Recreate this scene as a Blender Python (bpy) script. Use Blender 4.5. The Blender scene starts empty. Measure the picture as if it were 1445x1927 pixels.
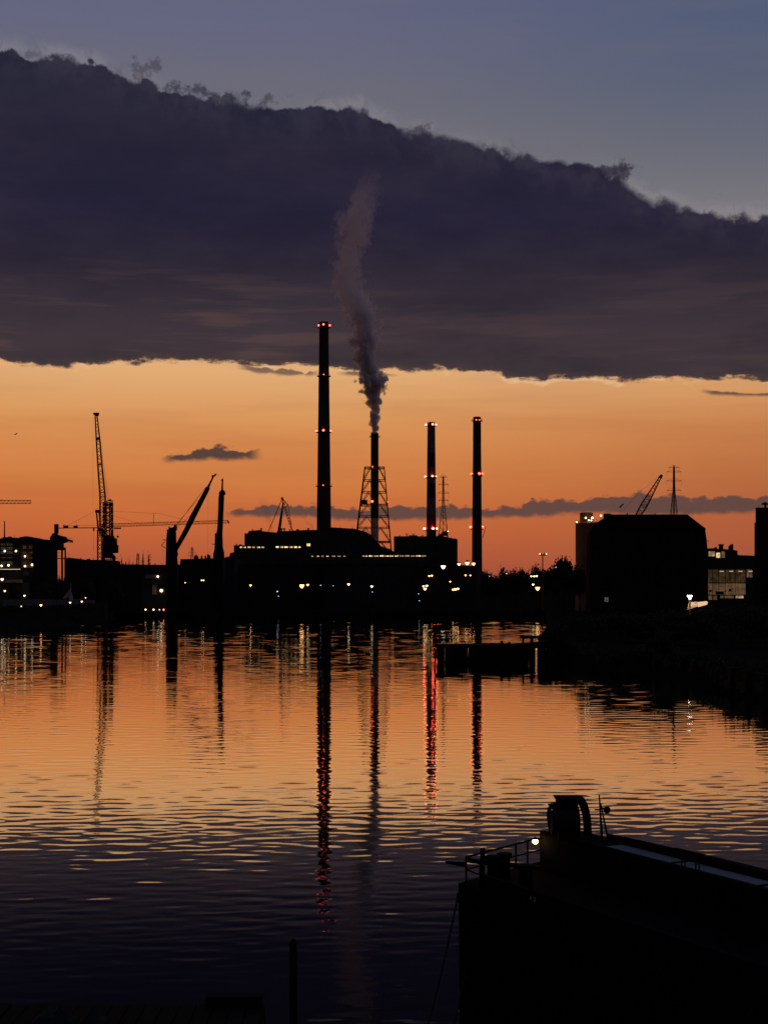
import bpy, math, random
import numpy as np
from mathutils import Vector, Matrix

random.seed(7)
RNG = np.random.default_rng(11)
S = bpy.context.scene
COL = S.collection

# ------------------------------------------------------------------ camera
CAM_H, F, CX, HY = 10.0, 2700.0, 722.5, 1118.0      # eye height over the water, focal length and horizon in photo pixels
cd = bpy.data.cameras.new('camera')
cam = bpy.data.objects.new('camera', cd); COL.objects.link(cam)
cam.location = (0, 0, CAM_H); cam.rotation_euler = (math.radians(90), 0, 0)
cd.sensor_fit = 'HORIZONTAL'; cd.sensor_width = 36.0
cd.lens = 36.0 * F / 1445.0
cd.shift_y = (HY - 963.5) / 1445.0
cd.clip_start = 0.1; cd.clip_end = 20000
S.camera = cam

S.render.engine = 'CYCLES'
S.view_settings.view_transform = 'Standard'
S.view_settings.look = 'None'
S.view_settings.exposure = 0.0
S.view_settings.gamma = 1.0
cy = S.cycles
cy.use_denoising = True
cy.max_bounces = 8; cy.diffuse_bounces = 2; cy.glossy_bounces = 4; cy.volume_bounces = 4
cy.transparent_max_bounces = 12
cy.sample_clamp_indirect = 6.0
cy.caustics_reflective = False; cy.caustics_refractive = False

def at(px, py, Y):
    """the point of the place that lies Y metres off, seen in the photograph at px, py"""
    return Vector(((px - CX) * Y / F, Y, CAM_H - (py - HY) * Y / F))

def lin(r, g=None, b=None):
    if g is None: r, g, b = r
    f = lambda c: (c/255/12.92) if c/255 <= .04045 else ((c/255+.055)/1.055)**2.4
    return (f(r), f(g), f(b), 1.0)

# ------------------------------------------------------------------ node helper
class NT:
    def __init__(s, tree): s.t = tree; s.n = tree.nodes; s.l = tree.links
    def put(s, v, sock):
        if isinstance(v, bpy.types.NodeSocket): s.l.new(v, sock)
        elif v is not None: sock.default_value = v
    def m(s, op, a, b=None, c=None, clamp=False):
        n = s.n.new('ShaderNodeMath'); n.operation = op; n.use_clamp = clamp
        for i, v in enumerate((a, b, c)): s.put(v, n.inputs[i])
        return n.outputs[0]
    def add(s, a, b): return s.m('ADD', a, b)
    def sub(s, a, b): return s.m('SUBTRACT', a, b)
    def mul(s, a, b): return s.m('MULTIPLY', a, b)
    def vm(s, op, a, b=None):
        n = s.n.new('ShaderNodeVectorMath'); n.operation = op
        s.put(a, n.inputs[0]); s.put(b, n.inputs[1]); return n.outputs[0]
    def xyz(s, v):
        n = s.n.new('ShaderNodeSeparateXYZ'); s.put(v, n.inputs[0]); return n.outputs
    def vec(s, x, y, z):
        n = s.n.new('ShaderNodeCombineXYZ')
        for i, v in enumerate((x, y, z)): s.put(v, n.inputs[i])
        return n.outputs[0]
    def smooth(s, x, a, b, lo=0.0, hi=1.0, kind='SMOOTHSTEP'):
        n = s.n.new('ShaderNodeMapRange'); n.interpolation_type = kind; n.clamp = True
        for i, v in enumerate((x, a, b, lo, hi)): s.put(v, n.inputs[i])
        return n.outputs[0]
    def noise(s, v, scale, detail=4, rough=.55, lac=2.0, dist=0.0, norm=True, dim='3D'):
        n = s.n.new('ShaderNodeTexNoise'); n.noise_dimensions = dim; n.normalize = norm
        s.put(v, n.inputs['Vector'])
        for k, x in (('Scale', scale), ('Detail', detail), ('Roughness', rough), ('Lacunarity', lac), ('Distortion', dist)):
            n.inputs[k].default_value = x
        return n.outputs['Fac']
    def voro(s, v, scale, detail=1, rough=.5, smooth=.6):
        n = s.n.new('ShaderNodeTexVoronoi'); n.voronoi_dimensions = '2D'; n.feature = 'F1'
        s.put(v, n.inputs['Vector'])
        n.inputs['Scale'].default_value = scale; n.inputs['Detail'].default_value = detail
        n.inputs['Roughness'].default_value = rough
        return n.outputs['Distance']
    def ramp(s, x, stops):
        n = s.n.new('ShaderNodeValToRGB'); e = n.color_ramp.elements
        while len(e) > 1: e.remove(e[-1])
        e[0].position = stops[0][0]; e[0].color = stops[0][1]
        for p, c in stops[1:]:
            q = e.new(p); q.color = c
        s.put(x, n.inputs[0]); return n.outputs[0]
    def curve(s, x, pts, x0, x1, y0, y1):
        """piecewise curve y(x) through pts, input and output in real units"""
        t = s.smooth(x, x0, x1, 0.0, 1.0, 'LINEAR')
        n = s.n.new('ShaderNodeFloatCurve'); c = n.mapping.curves[0]
        P = [((a-x0)/(x1-x0), (b-y0)/(y1-y0)) for a, b in pts]
        c.points[0].location = P[0]; c.points[1].location = P[-1]
        for p in P[1:-1]: c.points.new(*p)
        for p in c.points: p.handle_type = 'VECTOR'
        n.mapping.use_clip = False; n.mapping.update()
        s.put(t, n.inputs['Value'])
        return s.add(s.mul(n.outputs[0], y1-y0), y0)
    def mix(s, f, a, b):
        n = s.n.new('ShaderNodeMix'); n.data_type = 'RGBA'; n.clamp_factor = True
        s.put(f, n.inputs[0]); s.put(a, n.inputs[6]); s.put(b, n.inputs[7]); return n.outputs[2]

# ------------------------------------------------------------------ sky: dusk glow in the west, one long cloud bank, low cloud bar
W = bpy.data.worlds.new('World'); S.world = W; W.use_nodes = True
k = NT(W.node_tree); k.n.clear()
tc = k.n.new('ShaderNodeTexCoord')
dx, dy, dz = k.xyz(tc.outputs['Generated'])
az = k.m('ARCTAN2', dx, dy)                      # 0 = the way the photograph looks (west), + to the right
el = k.m('ARCSINE', dz)
def AE(px, py):
    u = (px-CX)/F; v = (HY-py)/F
    return math.atan(u), math.atan(v/math.sqrt(1+u*u))
EL = lambda py: math.atan((HY-py)/F)
E1 = math.pi/2
west = k.ramp(k.smooth(el, -.02, E1, 0, 1, 'LINEAR'), [((e+.02)/(E1+.02), lin(c)) for e, c in [
    (0, (150,70,54)), (EL(1060), (177,88,58)), (EL(1000), (197,102,57)), (EL(950), (203,112,60)), (EL(900), (209,126,68)),
    (EL(850), (213,135,76)), (EL(800), (217,147,87)), (EL(740), (221,162,106)), (EL(690), (226,174,121)),
    (EL(560), (205,165,125)), (EL(420), (134,128,128)), (EL(300), (118,115,121)), (EL(180), (108,107,120)), (EL(60), (101,102,127)), (EL(-60), (95,97,127)),
    (.62, (62,69,100)), (.9, (34,40,66)), (1.2, (23,27,47)), (1.56, (19,22,38))]])
east = k.ramp(k.smooth(el, -.02, E1, 0, 1, 'LINEAR'), [(0, lin(15,15,23)), (.2, lin(19,20,31)), (1, lin(19,22,38))])
absaz = k.m('ABSOLUTE', k.add(az, .06))
col = k.mix(k.smooth(absaz, .40, 1.9), west, east)
# the glow is a little weaker and redder to the right, the upper sky bluer there
gr = k.smooth(az, -.05, .32)
col = k.mix(k.mul(gr, k.smooth(el, .19, .05, .0, .55)), col, lin(150,83,60))
col = k.mix(k.mul(k.smooth(az, -.08, .30), k.smooth(el, .16, .42, 0, .75)), col, lin(72,88,116))
N2 = lambda *a_, **b_: k.noise(*a_, dim='2D', **b_)
sv1 = k.vec(az, el, 0.31)
# faint horizontal streaks in the glow
st = N2(k.vec(k.mul(az, .6), k.mul(el, 7.0), 0.0), 7.0, 4, .55)
col = k.mix(k.smooth(st, .40, .75, 0, .16), col, k.mix(k.smooth(el, .1, .2), lin(165,82,56), lin(112,106,112)))

n_big = k.sub(N2(sv1, 9.0, 3, .5), .5)
n_mid = k.sub(N2(sv1, 42.0, 5, .62), .5)
n_puf = k.voro(k.vm('ADD', sv1, k.vec(k.mul(n_mid, .02), k.mul(n_mid, .014), 0.0)), 55.0, 1.0, .55)
n_fin = k.sub(N2(sv1, 150.0, 3, .65), .5)

def edge(pts, y0=-.05, y1=.75, out=()):
    P = [AE(*p) for p in pts]
    P = sorted(list(P) + list(out))
    if P[0][0] > -1.6: P.insert(0, (-1.6, P[0][1]))
    if P[-1][0] < 1.6: P.append((1.6, P[-1][1]))
    return k.curve(az, P, -1.6, 1.6, y0, y1)

# --- the cloud bank
top = edge([(0,92),(60,104),(130,112),(200,122),(250,148),(300,160),(345,180),(400,188),(470,188),(540,203),(600,206),(660,200),(700,212),(740,234),
            (800,248),(850,262),(905,268),(960,286),(1000,294),(1060,300),(1110,304),(1150,316),(1166,322),(1175,352),(1200,366),(1260,380),(1310,392),(1380,402),(1445,408)],
           out=[(-1.1,.30),(-.8,.43),(-.5,.47),(.42,.22),(.75,.17)])
bot = edge([(0,676),(25,684),(60,692),(110,690),(160,690),(210,682),(255,686),(300,679),(380,680),(430,686),(520,688),(600,688),(640,696),(700,698),(800,698),(900,696),
            (930,704),(960,712),(1000,716),(1040,718),(1065,710),(1110,710),(1160,716),(1220,716),(1280,714),(1340,716),(1400,714),(1445,716)],
           out=[(-1.1,.29),(-.6,.17),(.5,.14),(.75,.165)])
dt = k.sub(top, el)
dt = k.add(dt, k.add(k.mul(k.sub(.45, n_puf), .005), k.add(k.mul(n_mid, k.smooth(az, -.12, .12, .016, .0095)), k.add(k.mul(n_fin, .003), k.mul(n_big, .006)))))
db = k.sub(el, bot)
db = k.add(db, k.add(k.mul(k.sub(N2(k.vec(k.add(az, 1.7), k.mul(el, 3.5), 0.0), 40.0, 4, .6), .5), .011), k.mul(n_fin, .003)))
soft = k.smooth(N2(sv1, 24.0, 2, .5), .35, .7, .0010, .0045)      # some stretches of the rim are crisp, some wispy
a_top = k.smooth(k.m('DIVIDE', dt, soft), -1.0, 1.0)
a_bot = k.smooth(db, -.0008, .0022)
bank = k.mul(a_top, a_bot)
# thin loose wisps torn off the upper rim
far_up = k.smooth(el, .165, .20)
wisp = k.mul(k.mul(far_up, k.smooth(dt, -.016, .0, 0, 1)), k.smooth(N2(sv1, 60.0, 4, .66, dist=.6), .54, .72, 0, .30))
rim = k.mul(k.smooth(dt, -.012, -.001), k.smooth(N2(sv1, 13.0, 3, .5), .40, .66, 0, .22))
col = k.mix(k.mul(k.mul(k.smooth(db, -.0034, -.0004), k.smooth(el, .185, .17)), k.smooth(N2(k.vec(k.add(az, 3.7), k.mul(el, 2.0), 0.0), 26.0, 3, .6), .53, .66, 0, .45)), col, lin(246,208,160))
col = k.mix(k.mul(rim, far_up), col, lin(168,160,164))
col = k.mix(wisp, col, lin(72,68,82))
# scraps of cumulus standing up from the rim
def scrap(px, py, rx, ry, seed, cut=.47):
    a0, e0 = AE(px, py)
    ux = k.mul(k.sub(az, a0), F/rx); uy = k.mul(k.sub(el, e0), F/ry)
    r2 = k.m('SQRT', k.add(k.mul(ux, ux), k.mul(uy, uy)))
    n = N2(k.vec(k.add(az, seed), el, 0.0), 95.0, 4, .65)
    return k.smooth(k.add(n, k.mul(k.sub(1.0, r2), .30)), cut, cut+.20)
for q, al, c_ in [((270,132,44,20,.3,.55), .62, (66,62,72)), ((62,101,40,10,.9,.58), .5, (70,68,82)), ((350,170,42,16,2.1,.50), .8, (54,51,64)), ((430,184,56,14,2.7,.50), .85, (52,49,62)), ((508,189,26,14,3.3,.55), .7, (60,57,68)),
          ((788,242,24,16,3.9,.55), .7, (60,57,70)), ((1166,322,15,18,4.5,.48), .85, (56,53,66)), ((1130,322,60,14,6.9,.45), .9, (52,49,62)), ((1203,366,13,9,6.3,.53), .6, (66,64,76))]:
    col = k.mix(k.mul(scrap(*q), al), col, lin(c_))
shade = k.ramp(k.smooth(el, .12, .42, 0, 1, 'LINEAR'), [((e-.12)/.30, lin(c)) for e, c in [
    (.12, (62,52,56)), (EL(690), (60,51,56)), (EL(640), (63,52,58)), (EL(570), (54,46,55)), (EL(500), (42,37,51)), (EL(400), (38,34,55)),
    (EL(280), (39,36,54)), (EL(180), (37,37,55)), (EL(60), (40,40,58))]])
lump = N2(k.vec(k.add(az, 5.0), k.mul(el, 2.6), 0.0), 8.0, 4, .6)
shade = k.mix(k.smooth(lump, .40, .75, 0, .16), shade, lin(70,62,72))
shade = k.mix(k.smooth(lump, .50, .25, 0, .30), shade, lin(26,27,44))
strk = N2(k.vec(k.mul(az, .8), k.mul(el, 9.0), 0.0), 9.0, 4, .58)
shade = k.mix(k.mul(k.smooth(strk, .48, .70), k.mul(k.smooth(az, .06, -.16, .35, 1.0), k.smooth(el, .24, .18, 0, .62))), shade, lin(92,70,66))
shade = k.mix(k.mul(k.smooth(dt, .03, .002), k.smooth(n_mid, -.1, .2, 0, .22)), shade, lin(74,71,84))
shade = k.mix(k.mul(k.smooth(db, .006, .0), .35), shade, lin(92,68,60))
col = k.mix(bank, col, shade)

def bar(tops, bots, amp, w, seed, c, strength=1.0, out=()):
    t = edge(tops); b = edge(bots)
    nv = k.vec(k.add(az, seed), k.mul(el, 1.6), 0.0)
    nn = k.add(k.mul(k.sub(.42, k.voro(nv, 95.0, 1.0, .5)), amp*1.1), k.mul(k.sub(N2(nv, 80.0, 3, .6), .5), amp*1.5))
    d1 = k.add(k.sub(t, el), k.add(nn, amp*.35))
    d2 = k.add(k.sub(el, b), k.add(k.mul(nn, .45), amp*.25))
    a = k.mul(k.smooth(d1, -w*.6, w*.6), k.smooth(d2, -w*1.2, w*1.4))
    xs = [AE(*p)[0] for p in tops]
    a = k.mul(a, k.mul(k.smooth(az, xs[0], xs[0]+.012), k.smooth(az, xs[-1], xs[-1]-.012) if xs[-1] < .24 else 1.0))
    return k.mul(a, strength)
# long low bar behind the chimneys, thicker on the right
a = bar([(415,966),(440,961),(470,959),(500,954),(560,954),(600,952),(640,957),(690,960),(720,957),(760,953),(850,955),(920,959),(955,958),(968,952),(990,946),
         (1030,944),(1080,944),(1110,941),(1128,935),(1150,938),(1172,935),(1190,922),(1202,926),(1230,938),(1262,932),(1300,937),(1330,939),(1380,936),(1445,934),(1560,930),(2300,938)],
        [(415,968),(440,970),(500,971),(560,970),(600,972),(640,977),(720,977),(850,976),(920,972),(990,971),(1030,970),(1060,965),(1125,964),(1190,967),(1260,968),(1330,965),(1445,962),(1560,964),(2300,958)],
        .0032, .0016, 2.2, None, .93)
col = k.mix(a, col, lin(90,69,66))
a = bar([(296,866),(318,860),(340,852),(350,858),(362,853),(378,846),(402,842),(428,837),(440,845),(455,847),(470,845),(488,849),(498,860)],
        [(296,867),(320,867),(350,866),(378,865),(402,864),(440,863),(470,862),(498,862)], .0034, .0016, 6.1, None, .95)
col = k.mix(a, col, lin(76,60,58))
a = bar([(1310,735),(1340,734),(1380,738),(1445,741),(1700,736)], [(1310,736),(1340,742),(1380,744),(1445,745),(1700,742)], .0012, .0010, 8.4, None, .9)
col = k.mix(a, col, lin(94,72,66))
a = bar([(440,690),(470,690),(500,692),(540,695),(580,700),(610,702)], [(440,692),(470,697),(500,702),(540,706),(580,706),(610,704)], .0026, .0010, 4.4, None, .85)
col = k.mix(a, col, lin(100,80,74))
a = bar([(628,700),(650,698),(680,702),(720,703),(760,704)], [(628,702),(650,706),(680,706),(720,706),(760,706)], .0014, .0010, 4.9, None, .85)
col = k.mix(a, col, lin(100,80,74))
bg = k.n.new('ShaderNodeBackground'); k.put(col, bg.inputs[0]); bg.inputs[1].default_value = 1.0
wo = k.n.new('ShaderNodeOutputWorld'); k.l.new(bg.outputs[0], wo.inputs[0])
W.cycles.sampling_method = 'NONE'

# ------------------------------------------------------------------ materials
MATS = {}
def mat(name, c, rough=.8, metal=0.0, var=.25, scale=.5, spec=.3, bump=0.0):
    """procedural paint / stone / steel: base colour broken up by two scales of noise"""
    if name in MATS: return MATS[name]
    m = bpy.data.materials.new(name); m.use_nodes = True; q = NT(m.node_tree)
    b = q.n['Principled BSDF']
    g = q.n.new('ShaderNodeTexCoord').outputs['Object']
    n1 = q.noise(g, scale, 5, .6); n2 = q.noise(q.vm('MULTIPLY', g, (3.0, 3.0, .5)), scale*2.3, 4, .6)
    f = q.mul(q.add(n1, n2), .5)
    dark = tuple(x*(1-var) for x in c[:3]) + (1,); lite = tuple(min(1, x*(1+var)) for x in c[:3]) + (1,)
    q.put(q.mix(q.smooth(f, .35, .65), dark, lite), b.inputs['Base Color'])
    q.put(q.smooth(n1, .3, .7, max(.05, rough-.08), min(1, rough+.08)), b.inputs['Roughness'])
    b.inputs['Metallic'].default_value = metal
    b.inputs['Specular IOR Level'].default_value = spec
    if bump:
        bn = q.n.new('ShaderNodeBump'); bn.inputs['Strength'].default_value = bump; bn.inputs['Distance'].default_value = .05
        q.put(n2, bn.inputs['Height']); q.l.new(bn.outputs[0], b.inputs['Normal'])
    MATS[name] = m; return m
def glow(name, c, strength, vary=0.0, scale=1.0):
    if name in MATS: return MATS[name]
    m = bpy.data.materials.new(name); m.use_nodes = True; q = NT(m.node_tree); q.n.clear()
    e = q.n.new('ShaderNodeEmission'); o = q.n.new('ShaderNodeOutputMaterial')
    e.inputs[0].default_value = tuple(c[:3]) + (1,); e.inputs[1].default_value = strength
    if vary:
        g = q.n.new('ShaderNodeTexCoord').outputs['Object']
        q.put(q.smooth(q.noise(g, scale, 3, .6), .35, .68, strength*(1-vary), strength*(1+vary)), e.inputs[1])
    q.l.new(e.outputs[0], o.inputs[0]); MATS[name] = m; return m
# ------------------------------------------------------------------ geometry helpers
class MB:
    """collects shapes in world metres, then links them as ONE mesh object"""
    def __init__(s): s.v = []; s.f = []
    def quadbox(s, P):
        o = len(s.v); s.v += [Vector(p) for p in P]
        s.f += [tuple(o+i for i in q) for q in ((0,3,2,1),(4,5,6,7),(0,1,5,4),(1,2,6,5),(2,3,7,6),(3,0,4,7))]
        return s
    def box(s, a, b):
        (x0,y0,z0),(x1,y1,z1) = a, b
        return s.quadbox([(x0,y0,z0),(x1,y0,z0),(x1,y1,z0),(x0,y1,z0),(x0,y0,z1),(x1,y0,z1),(x1,y1,z1),(x0,y1,z1)])
    def bar(s, a, b, t, t2=None, n=4, roll=None):
        """bar from a to b, thickness t (t2 at the far end)"""
        a = Vector(a); b = Vector(b); d = b-a
        if d.length < 1e-6: return s
        d.normalize()
        u = d.cross(Vector((0,1,0)) if abs(d.y) < .9 else Vector((1,0,0))).normalized(); w = d.cross(u)
        t2 = t if t2 is None else t2; o = len(s.v); k0 = math.pi/4 if n == 4 else 0
        r0 = t/2*(math.sqrt(2) if n == 4 else 1); r1 = t2/2*(math.sqrt(2) if n == 4 else 1)
        for p, r in ((a, r0), (b, r1)):
            for i in range(n):
                g = k0 + 2*math.pi*i/n; s.v.append(p + u*(r*math.cos(g)) + w*(r*math.sin(g)))
        for i in range(n):
            j = (i+1) % n; s.f.append((o+i, o+j, o+n+j, o+n+i))
        s.f.append(tuple(o+i for i in reversed(range(n)))); s.f.append(tuple(o+n+i for i in range(n)))
        return s
    def lathe(s, c, prof, n=20, cap=True):
        """prof = [(radius, z)] around the vertical through c"""
        o = len(s.v)
        for r, z in prof:
            for i in range(n):
                g = 2*math.pi*i/n; s.v.append(Vector((c[0]+r*math.cos(g), c[1]+r*math.sin(g), z)))
        for q in range(len(prof)-1):
            for i in range(n):
                j = (i+1) % n; s.f.append((o+q*n+i, o+q*n+j, o+(q+1)*n+j, o+(q+1)*n+i))
        if cap:
            s.f.append(tuple(o+i for i in reversed(range(n)))); s.f.append(tuple(o+(len(prof)-1)*n+i for i in range(n)))
        return s
    def ball(s, c, r, n=10, m=6, sq=(1,1,1)):
        c = Vector(c)
        o = len(s.v)
        for q in range(1, m):
            h = math.pi*q/m
            for i in range(n):
                g = 2*math.pi*i/n
                s.v.append(c + Vector((r*sq[0]*math.sin(h)*math.cos(g), r*sq[1]*math.sin(h)*math.sin(g), -r*sq[2]*math.cos(h))))
        s.v.append(c - Vector((0,0,r*sq[2]))); s.v.append(c + Vector((0,0,r*sq[2]))); b_, t_ = len(s.v)-2, len(s.v)-1
        for q in range(m-2):
            for i in range(n):
                j = (i+1) % n; s.f.append((o+q*n+i, o+q*n+j, o+(q+1)*n+j, o+(q+1)*n+i))
        for i in range(n):
            j = (i+1) % n; s.f.append((b_, o+j, o+i)); s.f.append((t_, o+(m-2)*n+i, o+(m-2)*n+j))
        return s
    def prism(s, pts, y0, y1):
        """outline pts = [(x, z)] in metres extruded from y0 to y1"""
        n = len(pts); o = len(s.v)
        s.v += [Vector((x, y0, z)) for x, z in pts] + [Vector((x, y1, z)) for x, z in pts]
        for i in range(n):
            j = (i+1) % n; s.f.append((o+i, o+j, o+n+j, o+n+i))
        s.f.append(tuple(o+i for i in reversed(range(n)))); s.f.append(tuple(o+n+i for i in range(n)))
        return s
    def pxprism(s, pts, Y, d, base=None):
        """outline given in photo pixels at distance Y, d metres deep; base closes it down to that height"""
        P = [at(x, y, Y) for x, y in pts]; P = [(p.x, p.z) for p in P]
        if base is not None: P = [(P[0][0], base)] + P + [(P[-1][0], base)]
        return s.prism(P, Y, Y+d)
    def slab(s, pts, z0, z1):
        """plan outline pts = [(x, y)]"""
        n = len(pts); o = len(s.v)
        s.v += [Vector((x, y, z0)) for x, y in pts] + [Vector((x, y, z1)) for x, y in pts]
        for i in range(n):
            j = (i+1) % n; s.f.append((o+i, o+j, o+n+j, o+n+i))
        s.f.append(tuple(o+i for i in reversed(range(n)))); s.f.append(tuple(o+n+i for i in range(n)))
        return s
    def truss(s, a, b, w0, w1, n, t, diag=.65, h0=None, h1=None):
        """square lattice boom from a to b: four chords, zigzag lacing on four faces"""
        a = Vector(a); b = Vector(b); d = (b-a).normalized()
        u = d.cross(Vector((0,1,0)) if abs(d.y) < .9 else Vector((1,0,0))).normalized(); v = d.cross(u)
        h0 = w0 if h0 is None else h0; h1 = w1 if h1 is None else h1
        def node(i, c):
            f = i/n; w = (w0+(w1-w0)*f)/2; h = (h0+(h1-h0)*f)/2
            return a + (b-a)*f + u*(w*(1 if c in (0,3) else -1)) + v*(h*(1 if c in (0,1) else -1))
        for c in range(4):
            s.bar(node(0,c), node(n,c), t)
        for i in range(n):
            for c in range(4):
                e = (c+1) % 4
                if i % 2: s.bar(node(i,c), node(i+1,e), t*diag)
                else: s.bar(node(i,e), node(i+1,c), t*diag)
        for i in (0, n):
            for c in range(4): s.bar(node(i,c), node(i,(c+1)%4), t*diag)
        return s
    def build(s, name, m, parent=None, smooth=False):
        root = parent
        while root is not None and root.parent is not None: root = root.parent
        off = root.location if root is not None else Vector((0,0,0))
        me = bpy.data.meshes.new(name)
        me.from_pydata([tuple(p-off) for p in s.v], [], s.f); me.materials.append(m); me.validate()
        if smooth: me.polygons.foreach_set('use_smooth', [True]*len(me.polygons))
        o = bpy.data.objects.new(name, me); COL.objects.link(o); o.parent = parent
        return o

def tag(o, label=None, cat=None, group=None, kind=None):
    for kk, v in (('label', label), ('category', cat), ('group', group), ('kind', kind)):
        if v: o[kk] = v
    return o
def thing(name, loc, label, cat, group=None):
    o = bpy.data.objects.new(name, None); COL.objects.link(o); o.location = loc; o.empty_display_size = 1
    return tag(o, label, cat, group)
def copy_tree(o, parent=None):
    c = o.copy(); COL.objects.link(c); c.parent = parent
    for ch in list(o.children): copy_tree(ch, c)
    return c

# ------------------------------------------------------------------ water: one sheet with real wavelets, longer ones out in midstream
def make_water():
    Yk = [15, 40, 67, 100, 150, 220, 320, 480, 760]; Lk = [.6, .72, .98, 1.1, 1.2, 1.5, 2.4, 4.2, 6.5]      # local wavelength, metres
    yy = np.linspace(15, 760, 60000); ll = np.interp(yy, Yk, Lk); pp = np.concatenate([[0], np.cumsum(np.diff(yy)/(.5*(ll[1:]+ll[:-1])))])
    per = 11; nr = int(pp[-1]*per); ph = np.linspace(0, pp[-1], nr); Y = np.interp(ph, pp, yy); L = np.interp(Y, Yk, Lk)
    nc = 230; u = np.linspace(-.40, .40, nc)
    X = u[None,:]*(Y[:,None]+35)
    XI = X/np.interp(Y, [15,100,760], [.62,1.05,5.5])[:,None]; PH = np.repeat(ph[:,None], nc, 1)
    r = np.random.default_rng(5)
    Z = np.zeros_like(X); nwav = 90
    kk = np.exp(r.normal(np.log(.95), .45, nwav)).clip(.48, 2.6); th = r.normal(0.03, .58, nwav)
    amp = np.ones(nwav)/kk**.95
    sl = np.sqrt(np.sum((amp*2*np.pi*kk)**2)/2)
    amp *= SLOPE/sl
    ps = r.uniform(0, 2*np.pi, nwav)
    for i in range(nwav):
        Z += amp[i]*np.sin(2*np.pi*(kk[i]*np.cos(th[i])*PH + kk[i]*np.sin(th[i])*XI) + ps[i])
    # slow gusts: patches of calmer and livelier water
    G = np.zeros_like(X)
    for i in range(14):
        a = r.uniform(0, 2*np.pi); q = r.uniform(.02, .07)
        G += np.sin(2*np.pi*q*(np.cos(a)*PH*.9 + np.sin(a)*XI*.35) + r.uniform(0, 6.28))
    G = 1 + .11*G/np.sqrt(7)
    far = np.clip((Y-90)/260, 0, 1); far = far*far*(3-2*far)
    Z = Z*L[:,None]*np.clip(G, .5, 1.6)*(1+FARGAIN*far)[:,None]
    # flat skirts: everything outside the fan and behind the camera
    XX = np.concatenate([np.full((nr,1), -900.0), X, np.full((nr,1), 900.0)], 1)
    ZZ = np.concatenate([np.zeros((nr,1)), Z, np.zeros((nr,1))], 1)
    YY = np.repeat(Y[:,None], nc+2, 1)
    XX = np.concatenate([XX[:1]*1.0, XX], 0); ZZ = np.concatenate([ZZ[:1]*0, ZZ], 0); YY = np.concatenate([np.full((1,nc+2), -120.0), YY], 0)
    R, C = XX.shape
    V = np.stack([XX, YY, ZZ], -1).reshape(-1, 3).astype(np.float32)
    idx = np.arange(R*C).reshape(R, C)
    Q = np.stack([idx[:-1,:-1], idx[:-1,1:], idx[1:,1:], idx[1:,:-1]], -1).reshape(-1, 4)
    me = bpy.data.meshes.new('water')
    me.vertices.add(len(V)); me.vertices.foreach_set('co', V.ravel())
    me.loops.add(Q.size); me.loops.foreach_set('vertex_index', Q.ravel().astype(np.int32))
    me.polygons.add(len(Q)); me.polygons.foreach_set('loop_start', np.arange(0, Q.size, 4, dtype=np.int32))
    me.polygons.foreach_set('loop_total', np.full(len(Q), 4, dtype=np.int32))
    me.update(calc_edges=True); me.validate()
    me.polygons.foreach_set('use_smooth', np.ones(len(me.polygons), dtype=bool))
    m = bpy.data.materials.new('river_water'); m.use_nodes = True; q = NT(m.node_tree)
    q.n.clear()
    g = q.n.new('ShaderNodeNewGeometry').outputs['Position']
    h = q.add(q.noise(q.vm('MULTIPLY', g, (1.2, 3.2, 1.0)), 1.0, 3, .6), q.mul(q.noise(q.vm('MULTIPLY', g, (3.5, 8.0, 1.0)), 1.0, 2, .5), .3))
    bn = q.n.new('ShaderNodeBump'); bn.inputs['Strength'].default_value = 1.0; bn.inputs['Distance'].default_value = WBUMP
    q.put(h, bn.inputs['Height'])
    lw = q.n.new('ShaderNodeLayerWeight'); lw.inputs['Blend'].default_value = .5; q.l.new(bn.outputs[0], lw.inputs['Normal'])
    cosv = q.sub(1.0, lw.outputs['Facing'])
    fr = q.curve(cosv, WFRES, 0.0, 1.0, 0.0, 1.0)
    gl = q.n.new('ShaderNodeBsdfGlossy'); gl.inputs['Color'].default_value = (1,1,1,1); gl.inputs['Roughness'].default_value = WROUGH; q.l.new(bn.outputs[0], gl.inputs['Normal'])
    df = q.n.new('ShaderNodeBsdfDiffuse'); df.inputs['Color'].default_value = (.004,.005,.008,1)
    ms = q.n.new('ShaderNodeMixShader'); q.put(fr, ms.inputs[0]); q.l.new(df.outputs[0], ms.inputs[1]); q.l.new(gl.outputs[0], ms.inputs[2])
    q.l.new(ms.outputs[0], q.n.new('ShaderNodeOutputMaterial').inputs[0])
    me.materials.append(m)
    o = bpy.data.objects.new('water', me); COL.objects.link(o)
    tag(o, 'calm rippled river water mirroring the orange dusk sky', kind='structure')
SLOPE, FARGAIN, WROUGH, WBUMP = .0112, .6, .03, .0007
WFRES = [(0,.70),(.03,.77),(.06,.85),(.11,.87),(.14,.74),(.18,.44),(.21,.26),(.24,.13),(.32,.045),(.5,.03),(1,.025)]     # reflectance against the cosine of the viewing angle
make_water()
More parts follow.
